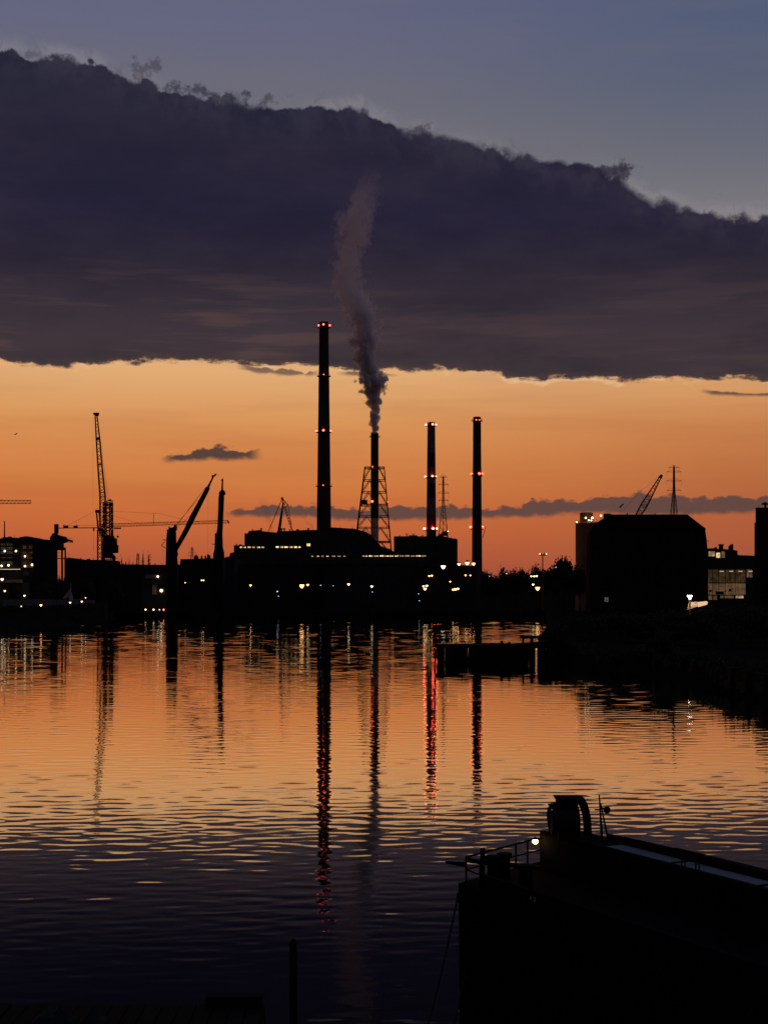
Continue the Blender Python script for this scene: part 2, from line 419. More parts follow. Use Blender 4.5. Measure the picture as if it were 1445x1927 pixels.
# ------------------------------------------------------------------ palette
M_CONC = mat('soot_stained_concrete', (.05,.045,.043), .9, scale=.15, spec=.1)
M_PALE = mat('lamplit_concrete', (.80,.52,.33), .9, scale=.2, var=.12)  # lamplight on the silo is put into this warm colour
M_RED  = mat('dull_red_band_paint', (.16,.05,.04), .8, scale=.3)
M_BRICK = mat('dark_brick', (.03,.022,.02), .95, scale=.6, spec=.05)
M_WALL = mat('grimy_render', (.04,.038,.036), .95, scale=.25, spec=.05)
M_ROOF = mat('tar_roofing', (.02,.02,.022), .95, scale=.4, spec=.05)
M_CLAD = mat('dark_sheet_cladding', (.026,.027,.03), .9, scale=.3, spec=.05)
M_STEEL = mat('dark_painted_steel', (.016,.0155,.0155), .8, scale=1.0, spec=.08)
M_GLARERED = mat('glare_red_steel', (.20,.06,.04), .8, scale=1.0)  # red-brown glare on slim steelwork, put into the base colour
M_GREYST = mat('galvanised_steel', (.16,.16,.165), .7, scale=1.2)
M_SOIL = mat('yard_ground', (.018,.017,.014), 1.0, scale=.05, spec=.0)
M_QUAY = mat('quay_stone', (.025,.024,.023), .95, scale=.3, spec=.05)
M_WOOD = mat('wet_dark_timber', (.022,.018,.014), .95, scale=1.5, spec=.03)
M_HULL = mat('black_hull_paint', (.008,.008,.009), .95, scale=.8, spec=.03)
M_LEAF = mat('dusk_foliage', (.030,.042,.018), .95, scale=.5, spec=.1)
M_BARK = mat('bark', (.04,.032,.025), .95, scale=2.0, spec=.1)
M_WHITE = mat('white_paint', (.62,.60,.57), .7, scale=.6, var=.08)
M_SAIL = mat('pale_canvas', (.50,.46,.43), .9, scale=.8, var=.1)
M_FRAME = mat('window_frame_paint', (.03,.03,.03), .6, scale=2.0)
G_WHITE = glow('lamp_white', (1.0,.76,.48), 2.8)
G_WARM  = glow('lamp_warm', (1.0,.66,.32), 3.4)
G_AMBER = glow('lamp_amber', (1.0,.46,.14), 6)
G_RED   = glow('beacon_red', (1.0,.085,.04), 9); G_RED2 = glow('beacon_strong_red', (1.0,.085,.045), 24)
G_BLUE  = glow('lamp_bluish', (.60,.75,1.0), 1.6)
G_WIN   = glow('lit_hall_glass', (1.0,.66,.30), 1.0, .7, .45)
G_OFF   = glow('lit_office_glass', (1.0,.56,.26), .105, .4, .5)
G_OFF2  = glow('dim_office_glass', (1.0,.58,.26), .035, .5, .5)
G_OFF3  = glow('bright_office_glass', (1.0,.66,.34), .42, .5, .5)
G_DIM   = glow('dim_flat_window', (1.0,.66,.46), .042, .4, .5)

def vnoise(x, y, seed=0):
    """cheap value for uneven outlines"""
    return math.sin(x*1.7+seed) * .5 + math.sin(x*3.9+seed*2.1+y) * .3 + math.sin(x*9.1+seed*.7) * .2

# ------------------------------------------------------------------ land
GZ = 2.4
SHORE = 640.0
o = MB().slab([(-6000, SHORE+.8), (6000, SHORE+.8), (6000, 9000), (-6000, 9000)], -1.0, GZ).build('ground', M_SOIL); tag(o, kind='structure')
o = MB().box((-900, SHORE, -1.5), (900, SHORE+.8, GZ+.25)).build('quay', M_QUAY); tag(o, kind='structure')

def bank(name, line, back, z0, label=None):
    """earth bank with an uneven, stepped shoreline: foot at the water, crest a few metres behind"""
    foot = []; crest = []
    for i in range(len(line)-1):
        a = Vector(line[i]).to_2d(); b = Vector(line[i+1]).to_2d(); n = max(2, int((b-a).length/2.5))
        for j in range(n):
            p = a.lerp(b, j/n); d = (b-a).normalized(); nn = Vector((-d.y, d.x))
            w = vnoise(p.x*.11, p.y*.07, 1.3)*.8
            foot.append(p + nn*w); crest.append(p + nn*(w+2.6+.7*vnoise(p.x*.2, p.y*.3, 4)))
    mb = MB(); n = len(foot)
    V = [Vector((p.x, p.y, -.6)) for p in foot] + [Vector((p.x, p.y, z0+.3*vnoise(p.x*.3, p.y*.3, 2))) for p in crest]
    mb.v = V + [Vector((p[0], p[1], z0)) for p in back]
    for i in range(n-1): mb.f.append((i, i+1, n+i+1, n+i))
    mb.f.append(tuple(n+i for i in range(n)) + tuple(2*n+i for i in range(len(back))))
    return tag(mb.build(name, M_SOIL), kind='structure')
def W2(px, py):                                        # point on the water under a pixel
    Y = CAM_H*F/(py-HY); return ((px-CX)*Y/F, Y)
LB = [W2(-420,1228), W2(-160,1208), W2(0,1196), W2(90,1184), W2(160,1176), W2(205,1170), W2(224,1165)]
bank('left_bank', LB, [(-80, SHORE+20), (-900, SHORE+20), (-900, LB[0][1])], 2.2)
RB = [W2(1000,1203), W2(1036,1222), W2(1050,1248), W2(1080,1258), W2(1120,1264), W2(1200,1268), W2(1290,1284), W2(1330,1305), W2(1445,1326), W2(1600,1344), W2(1800,1360)]
bank('right_bank', RB, [(900, RB[-1][1]), (900, SHORE+20), (74, SHORE+20)], 2.6)

# ------------------------------------------------------------------ foliage
def crown_mesh(name, seed, n, lobes, leaf):
    r = np.random.default_rng(seed); V = []; Fc = []
    for i in range(n):
        lb = lobes[r.integers(len(lobes))]
        d = r.normal(size=3); d /= np.linalg.norm(d); rad = r.uniform(.45, 1.0)**.45
        c = np.array(lb[:3]) + d*rad*np.array(lb[3:6])
        if rad > .93: c += d*r.uniform(0, .10)
        a = r.normal(size=3); a /= np.linalg.norm(a); b = np.cross(a, d); b /= (np.linalg.norm(b)+1e-6)
        s = leaf*r.uniform(.6, 1.5); o = len(V)
        V += [tuple(c+a*s), tuple(c+b*s*.7), tuple(c-a*s), tuple(c-b*s*.7)]; Fc.append((o, o+1, o+2, o+3))
    me = bpy.data.meshes.new(name); me.from_pydata(V, [], Fc); me.materials.append(M_LEAF); return me
def lobes(seed, k, flat=.8):
    r = np.random.default_rng(seed); L = [(0,0,.60,.34,.34,.36*flat)]
    for i in range(k):
        g = r.uniform(0, 6.28); q = r.uniform(.16, .36)
        L.append((q*math.cos(g), q*math.sin(g), r.uniform(.40, .80), r.uniform(.13, .24), r.uniform(.13, .24), r.uniform(.12, .20)*flat))
    return L
CROWN = [crown_mesh('crown', 20+i, 1300, lobes(40+i, 9), .035) for i in range(5)]
CONIF = [crown_mesh('crown', 60+i, 700, [(0,0,.15+.1*j,.20*(1-.085*j),.20*(1-.085*j),.09) for j in range(9)], .022) for i in range(2)]
TRUNK = MB().lathe((0,0), [(.035,-.04),(.026,.18),(.018,.42),(.008,.70)], 7)
for g in range(5):
    TRUNK.bar((0,0,.30+.05*g), (.24*math.cos(g*1.3), .24*math.sin(g*1.3), .52+.05*g), .018, .006, 5)
_t = TRUNK.build('trunk', M_BARK); TRUNK_ME = _t.data; bpy.data.objects.remove(_t)
def tree(name, px, py, Y, wpx, label, group, base=GZ, kind='round', i=[0]):
    """tree whose top shows at px, py; wpx = crown width in pixels"""
    p = at(px, py, Y); h = p.z-base; w = wpx*Y/F
    t = thing(name, (p.x, Y, base), label, 'tree', group)
    i[0] += 1
    low = kind == 'bush'; kind = 'round' if low else kind
    c = bpy.data.objects.new('crown', CROWN[i[0] % 5] if kind == 'round' else CONIF[i[0] % 2]); COL.objects.link(c); c.parent = t
    s = w/.95 if kind == 'round' else w/.46
    c.scale = (s, s, h*(1.09 if kind == 'round' else .96)); c.rotation_euler = (0, 0, i[0]*1.9)
    if low: c.location.z = -.30*h; c.scale.z = h*1.3
    b = bpy.data.objects.new('trunk', TRUNK_ME); COL.objects.link(b); b.parent = t; b.scale = (s*.9, s*.9, h)
    return t

# far wood: one dark mass along the horizon
mb = MB(); r_ = np.random.default_rng(3); x = -760
while x < 760:
    top = 27 + 4*vnoise(x*.03, 0, 1.1) + 2.0*vnoise(x*.11, 0, .4)
    mb.quadbox([(x,1500,GZ),(x+9,1500,GZ),(x+9,1530,GZ),(x,1530,GZ),(x+1,1504,top-5),(x+8,1504,top-5),(x+8,1526,top-5),(x+1,1526,top-5)])
    for j in range(26):
        c = Vector((x+r_.uniform(-1,10), 1500+r_.uniform(-2,20), top-5+r_.uniform(-6,5)*r_.uniform(.3,1))); s = r_.uniform(.7,1.9)
        a = Vector(r_.normal(size=3)).normalized()*s; b = a.orthogonal().normalized()*s*.8; o = len(mb.v)
        mb.v += [c+a, c+b, c-a, c-b]; mb.f.append((o,o+1,o+2,o+3))
    x += 9
tag(mb.build('far_wood', M_LEAF), 'dark far off wood along the horizon behind the docks', kind='stuff')
# ------------------------------------------------------------------ chimneys
YC = 1000.0; SC = YC/F
def beacon(parent, p, r=.9, m=None):
    b = MB().ball(p, r, 10, 6).build('beacon', m or G_RED, parent, True)
    bk = MB().lathe((p.x, p.y), [(r*.55, p.z-r*1.7), (r*.75, p.z-r*.9), (r*.3, p.z-r*.7)], 8).build('beacon_base', M_STEEL, b)
    return b
def chimney(px, ytop, ybase, wtop, wbase, label, levels, bands, Y=YC, mtop=M_CONC, rings=()):
    """tapered shaft with painted bands as separate rings, gallery platforms and warning beacons"""
    s = Y/F; X = (px-CX)*s; ztop = at(px, ytop, Y).z; zb = GZ
    t = thing('chimney', (X, Y, zb), label, 'chimney', 'power station chimneys')
    yz = lambda y: at(px, y, Y).z
    rad = lambda z: s*(wbase + (wtop-wbase)*min(1, max(0, (z-yz(ybase))/(ztop-yz(ybase)))) )/2
    prof = [(rad(zb), zb)] + [(rad(zb+(ztop-zb)*i/12), zb+(ztop-zb)*i/12) for i in range(1, 13)]
    MB().lathe((X, Y), prof, 28).build('shaft', mtop, t, True)
    MB().lathe((X, Y), [(rad(ztop)*.82, ztop-.3), (rad(ztop)*.82, ztop+.25)], 24).build('flue_lining', M_ROOF, t)
    for y0, y1, m in bands:
        MB().lathe((X, Y), [(rad(yz(y1))+.06, yz(y1)), (rad(yz(y0))+.06, yz(y0))], 28, False).build('painted_band', m, t, True)
    for y in rings:
        z = yz(y); r = rad(z)
        pl = MB().lathe((X, Y), [(r+.1, z-.35), (r+1.3, z-.12), (r+1.3, z+.06), (r+.1, z+.06)], 24, False).build('gallery', M_STEEL, t)
        rl = MB()
        for q in range(16):
            g = 2*math.pi*q/16; rl.bar((X+(r+1.2)*math.cos(g), Y+(r+1.2)*math.sin(g), z), (X+(r+1.2)*math.cos(g), Y+(r+1.2)*math.sin(g), z+1.1), .07)
            h = 2*math.pi*(q+1)/16
            rl.bar((X+(r+1.2)*math.cos(g), Y+(r+1.2)*math.sin(g), z+1.1), (X+(r+1.2)*math.cos(h), Y+(r+1.2)*math.sin(h), z+1.1), .07)
        rl.build('railing', M_STEEL, pl)
    ld = MB()
    for side in (-.25, .25): ld.bar((X+rad(zb)*.5+side, Y-rad(zb)-.25, zb), (X+rad(ztop)*.5+side, Y-rad(ztop)-.25, ztop), .08)
    ld.build('ladder', M_STEEL, t)
    for y, offs, rr in levels:
        z = yz(y); r = rad(z)
        for q in offs:
            dxm = q*s
            if abs(dxm) > r: p = Vector((X+dxm, Y, z))
            else: p = Vector((X+dxm, Y-math.sqrt(max(.1, r*r-dxm*dxm))-rr*.7, z))
            b = beacon(t, p, rr*.88, G_RED2 if px == 811.5 else G_RED)
            if abs(dxm) > r: MB().bar((X+math.copysign(r*.9, dxm), Y, z-rr*1.5), (p.x, Y, z-rr*1.5), .3).build('bracket', M_STEEL, b)
    return t, rad, yz
DKRED = mat('sooty_red_band', (.07,.02,.016), .9, scale=.3); PLBAND = mat('sooty_pale_band', (.15,.13,.12), .9, scale=.3)
chimney(609.5, 606, 990, 17, 27, 'tallest chimney with red beacons, standing left of the smoking one',
        [(612, (-10, -.5, 11), .72), (706, (0,), .38), (811, (-14, -.5, 13), .85), (914, (-1,), .35)],
        [(606, 640, DKRED), (700, 740, DKRED), (810, 860, DKRED), (914, 960, DKRED)], rings=(616, 708, 813, 915))
chimney(811.5, 795, 1010, 14, 18.5, 'banded chimney with three tiers of red lights, rising behind the flat roofed boiler house',
        [(799, (-10, 2.5, 9), .72), (897, (-11, 2, 9), .78), (995, (-13, 3, 10), 1.0)],
        [(795, 812, M_RED), (812, 852, PLBAND), (852, 880, DKRED), (880, 910, PLBAND), (910, 938, DKRED), (938, 970, PLBAND), (970, 1000, M_RED)], rings=(801, 898, 997))
t_, rad_, yz_ = chimney(897.5, 785, 1068, 14.5, 19.5, 'dark chimney furthest to the right, rising from the trees',
        [(791, (-2, 4), .45), (892, (-10, 4, 10), 1.0), (992, (-12, 10.5), 1.05)],
        [(785, 830, DKRED), (880, 925, DKRED), (985, 1020, DKRED)], rings=(792, 893, 993))
MB().bar(at(908.5,1012,YC-1), at(914,990,YC-1), .35).build('davit', M_STEEL, t_)
tS, radS, yzS = chimney(705, 815, 1045, 14.2, 15, 'smoking chimney held inside a tapering lattice steel tower',
        [(879.5, (-4,), .75), (944, (-4.5,), .85)],
        [(816, 880, DKRED), (880, 976, M_CONC)], mtop=mat('lamplit_lower_shaft', (.85,.58,.38), .9, scale=.2, var=.12), rings=(822,))  # lamplight on the lower shaft is put into its pale colour
# lattice tower round the smoking chimney
frame = tS
lv = [(880.5,686.5,723), (904,684.5,725), (926.5,681.5,726.5), (950.5,678.5,728.5), (972,675.5,730.5), (993.5,672.5,732), (1020,669,734.5), (1046,666,737)]
def corner(y, xl, xr, c):
    cx = (xl+xr)/2; h = (xr-xl)/2*SC
    p = at(cx, y, YC); return Vector((p.x + h*(1 if c in (0,3) else -1), YC + h*(1 if c in (0,1) else -1), p.z))
for c in range(4):
    a = corner(*lv[0], c); b = corner(*lv[-1], c); d = b + (b-a)*((GZ-b.z)/(b.z-a.z))
    MB().bar(a, d, .55, .8).build('leg', M_STEEL, frame)
for i, L in enumerate(lv):
    for c in range(4):
        MB().bar(corner(*L, c), corner(*L, (c+1) % 4), .75 if i in (0, 3, 6) else .5).build('ring_beam', M_STEEL, frame)
    if i == len(lv)-1: break
    N = lv[i+1]
    for c in range(4):
        e = (c+1) % 4; A, B = corner(*L, c), corner(*L, e); Cc, D = corner(*N, c), corner(*N, e); mid = (A+B)/2
        for q, (lo, hi) in enumerate(((Cc, A), (D, B))):
            half = A.lerp(B, .27 if q == 0 else .73)
            MB().bar(half, lo, .42).build('brace', M_STEEL, frame)
            MB().bar(half, mid.lerp((Cc+D)/2, .8), .26).build('brace', M_STEEL, frame)
            MB().bar(hi.lerp(lo, .55), half.lerp(lo, .5), .2).build('brace', M_STEEL, frame)
a = at(686, 946, YC)
MB().box((a.x-2.0, YC-6, a.z-1.5), (a.x+2.0, YC-2, a.z+1.6)).build('equipment_cabin', M_CLAD, frame)
beacon(frame, at(729, 944.5, YC-3), .55)

# ------------------------------------------------------------------ power station
def building(name, pts, Y, d, label, m=M_WALL, base=GZ, cat='building', group=None, roof=True):
    P = at(pts[0][0], pts[0][1], Y); Q = at(pts[-1][0], pts[-1][1], Y)
    t = thing(name, ((P.x+Q.x)/2, Y, base), label, cat, group)
    MB().pxprism(pts, Y, d, base).build('wall', m, t)
    if roof:
        r = MB()                                       # thin capping a little proud of the wall head
        for (x0,y0),(x1,y1) in zip(pts, pts[1:]):
            a = at(x0,y0,Y); b = at(x1,y1,Y)
            if abs(b.x-a.x) < .05: continue
            r.quadbox([(a.x-.15,Y-.25,a.z+.003),(b.x+.15,Y-.25,b.z+.003),(b.x+.15,Y+d+.25,b.z+.003),(a.x-.15,Y+d+.25,a.z+.003),
                       (a.x-.15,Y-.25,a.z+.3),(b.x+.15,Y-.25,b.z+.3),(b.x+.15,Y+d+.25,b.z+.3),(a.x-.15,Y+d+.25,a.z+.3)])
        r.build('roof', M_ROOF, t)
    return t
def window(t, x0, y0, x1, y1, Y, g, mull=1, rows=1, fw=.12):
    """pane set in a frame that stands proud of the wall"""
    a = at(x0, y1, Y); b = at(x1, y0, Y)
    f = MB()
    for q in range(mull+1):
        x = a.x+(b.x-a.x)*q/mull; f.box((x-fw/2, Y-.16, a.z), (x+fw/2, Y-.02, b.z))
    for q in range(rows+1):
        z = a.z+(b.z-a.z)*q/rows; f.box((a.x-fw/2, Y-.14, z-fw/2), (b.x+fw/2, Y-.025, z+fw/2))
    w = f.build('window', M_FRAME, t)
    MB().box((a.x, Y-.09, a.z), (b.x, Y-.05, b.z)).build('pane', g, w)
    return w
YP = 960.0
tH = building('turbine_hall', [(425,1066),(433,1042),(440,1040),(440,1027),(460,1027),(460,1005),(467,1004),(468,1000),(489,998),(490,1000),(520,1003),(524,1001),(575,998),(596,998),(621,993),(640,994),(668,996),(690,1002),(702,1012),(716,1028),(735,1035),(742,1040)],
              YP, 70, 'long stepped turbine hall with a row of lit windows, behind the tallest chimney')
for x in (491.5, 530, 535, 653, 580, 627):
    p = at(x, 996, YP+3); MB().lathe((p.x, p.y), [(.5, p.z-3.5), (.5, p.z), (.8, p.z+.1), (.8, p.z+.7)], 8).build('roof_vent', M_CLAD, tH)
rw = random.Random(4)
x = 451
while x < 499:                                          # upper row of lit windows, left part
    wd = rw.uniform(4.5, 7); window(tH, x, 1028.6+rw.uniform(-.2,.3), x+wd, 1031.4, YP, (G_OFF3 if rw.random() < .25 else G_WIN)); x += wd+rw.uniform(1.8, 3.6)
x = 519
while x < 566:
    wd = rw.uniform(4, 7); window(tH, x, 1028.0+rw.uniform(-.2,.3), x+wd, 1031.2, YP, (G_OFF3 if rw.random() < .25 else G_WIN)); x += wd+rw.uniform(1.5, 3)
window(tH, 577, 1022.5, 584, 1028, YP, G_WIN, 2, 2)
tL = building('workshop_building', [(560,1064),(560,1040),(742,1040),(805,1041),(805,1064)], YP-40, 30, 'low workshop range with a bright strip of windows, in front of the lattice tower')
x = 586
while x < 652:
    wd = rw.uniform(3.5, 7); window(tL, x, 1045.6+rw.uniform(0,.5), x+wd, 1047.9, YP-40, (G_OFF3 if rw.random() < .25 else G_WIN)); x += wd+rw.uniform(3, 8)
x = 682
while x < 795:
    wd = rw.uniform(7, 10); window(tL, x, 1045.0+rw.uniform(-.2,.4), x+wd, 1047.7, YP-40, (G_OFF3 if rw.random() < .15 else G_WIN), 2); x += wd+rw.uniform(1.5, 2.6)
tB = building('boiler_house', [(742,1066),(742,1010),(834,1010),(861,1016),(861,1072)], YP-20, 45, 'square flat roofed boiler house in front of the banded chimney')
for x, y in ((765.5,1004.5), (778,1004.5)):
    p = at(x, 1010, YP-10)
    q = MB().bar(p, p+Vector((0,0,1.2)), .5)
    for sgn in (-1, 1): q.bar(p+Vector((0,0,1.0)), p+Vector((sgn*.8,0,2.2)), .4)
    q.build('roof_vent', M_STEEL, tB)
p = at(777, 1010, YP-10); MB().box((p.x-2.8, p.y-2, p.z-.1), (p.x+2.8, p.y+2, p.z+.9)).build('roof_plant', M_CLAD, tB)
# coal conveyor / unloader head on the boiler house roof
tC = thing('conveyor_head', tuple(at(836, 1010, YP-5)), 'dark conveyor head and its lamps on the boiler house roof beside the pylon', 'conveyor')
q = MB(); q.bar(at(823,1012,YP-5), at(843,1000,YP-5), 2.2); q.build('conveyor_gallery', M_CLAD, tC)
q = MB().box(at(832,1008,YP-8)[:], (at(842,1008,YP-8).x, YP-2, at(842,1000,YP-8).z)); q.build('drive_house', M_CLAD, tC)
q = MB()
for x in (825, 833, 841): q.bar(at(x,1015,YP-5), at(x,1004,YP-5), .4)
q.build('trestle', M_STEEL, tC)
beacon(tC, at(820.5,1011.5,YP-9), .45, G_WHITE); beacon(tC, at(843,1000,YP-9), .42, G_WARM)

# distant double jib shipyard crane behind the hall
t = thing('harbour_crane', tuple(at(528, 1003, 1080).xy.to_3d()+Vector((0,0,GZ))), 'slender double jib harbour crane peeping over the turbine hall roof', 'crane')
A = lambda x, y: at(x, y, 1080)
MB().bar(A(514,1062), A(525,1000), 2.6).bar(A(525,1000), A(533,945), 2.3, .9).build('mast', M_STEEL, t)
MB().bar(A(505,1000), A(517,972), .55, .5).bar(A(517,972), A(531,938), .5).build('tie_rod', M_STEEL, t)
MB().truss(A(533,946), A(550,999), 1.4, .8, 10, .32).build('jib', M_STEEL, t)
MB().bar(A(530.5,937), A(542,951), .75).bar(A(542,951), A(549,993), .4).bar(A(530.5,937), A(533,948), .7).bar(A(541,951),A(534,957),.4).build('back_stay', M_STEEL, t)
MB().ball(A(530.7,937.5), .9, 8, 5).build('jib_head', M_STEEL, t)

# ------------------------------------------------------------------ power line pylons
def pylon(px, ytop, ybase, Y, arms, wb, label, m=M_GLARERED, t1=.34, solid=.0, zbase=GZ):
    s = Y/F; b = at(px, ybase, Y); tp = at(px, ytop, Y)
    t = thing('pylon', (tp.x, Y, zbase), label, 'pylon')
    X = tp.x
    zneck = at(px, arms[-1][0], Y).z
    hw = lambda z: s*(1.8 + max(0, (zneck-z)/(zneck-b.z))*(wb/2-1.8)) if z < zneck else s*(1.1+.7*(tp.z-z)/(tp.z-zneck))
    zs = [b.z - 8] ; z = b.z - 8
    while z < tp.z-1.0:
        z += max(1.6, 2.0*hw(z)); zs.append(min(z, tp.z))
    lat = MB(); legs = [MB() for _ in range(4)]
    cn = lambda z, c: Vector((X + hw(z)*(1 if c in (0,3) else -1), Y + hw(z)*(1 if c in (0,1) else -1), z))
    for z0, z1 in zip(zs, zs[1:]):
        for c in range(4):
            e = (c+1) % 4
            legs[c].bar(cn(z0,c), cn(z1,c), t1); lat.bar(cn(z0,c), cn(z1,e), t1*.5); lat.bar(cn(z0,e), cn(z1,c), t1*.5)
    for L in legs: L.build('leg', m, t)
    if b.z-8 > zbase:
        st = MB()
        for c in range(4):
            p = cn(b.z-8, c); st.bar(p, (X+(p.x-X)*1.6, Y+(p.y-Y)*1.6, zbase), t1)
        st.build('lower_legs', m, t)
    lat.build('lattice', m, t)
    if solid: MB().bar((X,Y,b.z-8),(X,Y,tp.z), solid).build('ladder_column', m, t)
    for y, w in arms:
        z = at(px, y, Y).z; q = MB(); h = s*w
        for sy in (-.6, .6):
            q.bar((X-h,Y,z), (X,Y+sy,z), t1*.85).bar((X+h,Y,z), (X,Y+sy,z), t1*.85)
        q.bar((X-h,Y,z), (X-hw(z)*.6,Y,z+s*5), t1*.55).bar((X+h,Y,z), (X+hw(z)*.6,Y,z+s*5), t1*.55)
        a = q.build('crossarm', m, t)
        for sg in (-1, 1):
            MB().bar((X+sg*h*.96,Y,z), (X+sg*h*.96,Y,z-s*9), t1*.3).build('insulator', m, a)
    return t
pylon(834, 895, 1010, 1150, [(898,7), (912,9.5), (928,11), (942,9.5)], 17, 'reddish lattice pylon standing beside the banded chimney', t1=.38, solid=.5)
pylon(1268, 876, 975, 900, [(880,10), (888,14), (905,14.5), (923,13.5)], 13, 'lattice power pylon rising behind the big warehouse roof', M_STEEL, t1=.22, solid=.75)
pylon(361.5, 1030, 1056, 1500, [(1034,4), (1040,7), (1046,6)], 7, 'tiny pale pylon far off between the two dockside boom cranes', M_GLARERED, t1=.30)
pylon(195.5+64, 1041, 1066, 1400, [(1046,2.5), (1052,3)], 5, 'tiny pointed lattice mast beside the pair of tall conifers', M_GLARERED, t1=.3)
# ------------------------------------------------------------------ cranes on the left
def P_(Y): return lambda x, y, dy=0.0: at(x, y, Y) + Vector((0, dy, 0))
# tall level-luffing lattice crane
A = P_(900)
t = thing('luffing_crane', (A(204,1060).x, 900, GZ), 'tallest crane at left, lattice boom raised almost upright beside its lattice tower', 'crane')
tw = MB(); B0, B1 = A(203.2,1010), A(203.2,946)
tw.truss(B0, B1, 5.2, 4.9, 9, .62, .7)
tw.truss(B0+Vector((0,.2,0)), B1+Vector((0,.2,0)), 2.2, 2.2, 14, .35)
tw.build('tower', M_STEEL, t)
MB().box(A(194.5,951.5,-2.6)[:], A(211.8,948.6,2.6)[:]).build('tower_platform', M_STEEL, t)
MB().bar(A(200.6,949), A(200.0,941.8), .4).bar(A(211.2,949), A(211.6,941.5), .45).bar(A(199.6,942.6), A(212.2,942.6), .6).bar(A(204,941.5), A(209,940.4), .8).build('sheave_frame', M_STEEL, t)
bm = MB(); bm.truss(A(193.4,1008), A(193.2,935), 3.4, 3.2, 9, .42, .6); bm.build('boom_foot', M_GLARERED, t)
MB().truss(A(193.2,935), A(187.8,874), 3.2, 2.5, 8, .44, .5).build('boom_section', M_STEEL, t)
MB().truss(A(187.8,874), A(184.4,826), 2.5, 2.2, 7, .42, .55).build('boom_section', M_STEEL, t)
MB().truss(A(184.4,826), A(181,783), 2.2, 1.3, 7, .42, .4).build('boom_section', M_STEEL, t)
MB().pxprism([(179.5,782.6),(175.6,780),(175.0,776.2),(185.6,776.2),(185.2,780),(183,782.6)], 899, 2.2).build('boom_head', M_STEEL, t)
MB().bar(A(181,826.5,-1), A(188.2,825,-1), 1.5).bar(A(183.6,873.8,-1.2), A(192,873.4,-1.2), .5).bar(A(188,927.5,-1.6), A(198,927,-1.6), .5).build('cross_tie', M_STEEL, t)
MB().bar(A(188.4,823), A(205,942), .10).bar(A(187.2,823,.6), A(202,942,.6), .08).build('luffing_rope', M_STEEL, t)
MB().bar(A(175.2,780), A(175.2,958), .06).build('hoist_rope', M_STEEL, t)
MB().pxprism([(193,1050),(193.4,1008),(211.5,1008),(211.6,1011.5),(216.2,1012.5),(216.8,1025),(219.4,1025.5),(219,1040),(208.5,1041),(213,1046),(215.4,1050.5)], 896.5, 7).build('machine_house', M_CLAD, t)
lg = [(193.5,196),(213.4,216)]
for x0, x1 in lg:
    for dy in (-4.5, 4.5): MB().bar(A((x0+x1)/2-.5,1049,dy*.6), (A((x0+x1)/2,1064,0).x, 900+dy, GZ), 1.0).build('leg', M_STEEL, t)
MB().bar(A(209,1050,-2), A(214,1062,-4), .45).bar(A(194,1052.8,-4), A(215,1052.8,-4), .5).build('portal_brace', M_STEEL, t)
# tower crane with long horizontal jib
A = P_(1020)
t = thing('tower_crane', (A(187.8,1050).x, 1020, GZ), 'tower crane with long horizontal lattice jib reaching behind the dockside boom cranes', 'crane')
MB().truss((A(187.8,1050).x,1020,GZ), A(187.8,998), 3.0, 3.0, 18, .42, .75).build('mast', M_GLARERED, t)
MB().box(A(184,999,-1.9)[:], A(192.4,995.5,1.9)[:]).build('slewing_ring', M_GLARERED, t)
MB().bar(A(185,996,-1), A(181.4,963,-.3), .8).bar(A(191,996,-1), A(185.5,962,-.3), .55).bar(A(185,996,1), A(181.4,963,.3), .8).bar(A(191,996,1), A(185.5,962,.3), .55).bar(A(184,982), A(188.5,981), .35).build('tower_head', M_GLARERED, t)
MB().box(A(179.6,965,-.8)[:], A(188.2,959.4,.8)[:]).build('head_cap', M_STEEL, t)
MB().truss(A(192,989.2), A(430,981.6), 2.1, 1.9, 78, .24, .62).build('jib', M_GLARERED, t)
MB().bar(A(428,980.5), A(431.4,984.6), .9).build('jib_tip', M_GLARERED, t)
MB().bar(A(110,993.8,-.7), A(185,993.2,-.7), .55).bar(A(110,993.8,.7), A(185,993.2,.7), .55).build('counter_jib', M_GLARERED, t)
MB().bar(A(124,989.6,-.7), A(184,988.4,-.7), .16).build('handrail', M_GLARERED, t)
MB().box(A(102.6,1003.6,-1.2)[:], A(109.8,986.4,1.2)[:]).build('counterweight', M_CONC, t)
MB().box(A(119.4,993.2,-.7)[:], A(128.6,988.8,.7)[:]).bar(A(120,989), A(120.4,987), .4).build('winch', M_STEEL, t)
MB().box(A(138.4,993.2,-.6)[:], A(146.2,989.2,.6)[:]).build('switch_cabinet', M_STEEL, t)
for a, b in (((181,961),(126,989.5)), ((186,963),(262,984.6)), ((186,961),(300,966.5)), ((300,966.5),(354,980))):
    MB().bar(A(*a), A(*b), .13).build('pendant', M_GLARERED, t)
MB().bar(A(144.4,979), A(144.4,990), .1).build('pendant', M_GLARERED, t)
MB().box(A(214.6,995.4,-.8)[:], A(227.8,992.8,.8)[:]).build('trolley', M_GLARERED, t)
MB().bar(A(216.5,995), A(216.5,1012), .08).bar(A(221.6,995), A(221.6,1009), .08).bar(A(221.6,1011),A(221.6,1024),.1).build('hoist_rope', M_STEEL, t)
MB().box(A(219.8,1011.6,-.5)[:], A(223.4,1008,.5)[:]).build('hook_block', M_STEEL, t)
MB().bar(A(288.6,988), A(289.2,965), .3).build('wind_mast', M_GLARERED, t)
q = MB().bar(A(176.4,993.5), A(176.4,1000), 1.2, .5).bar(A(176.4,1000), A(176.4,1037), .10); q.build('auxiliary_hook', M_STEEL, t)
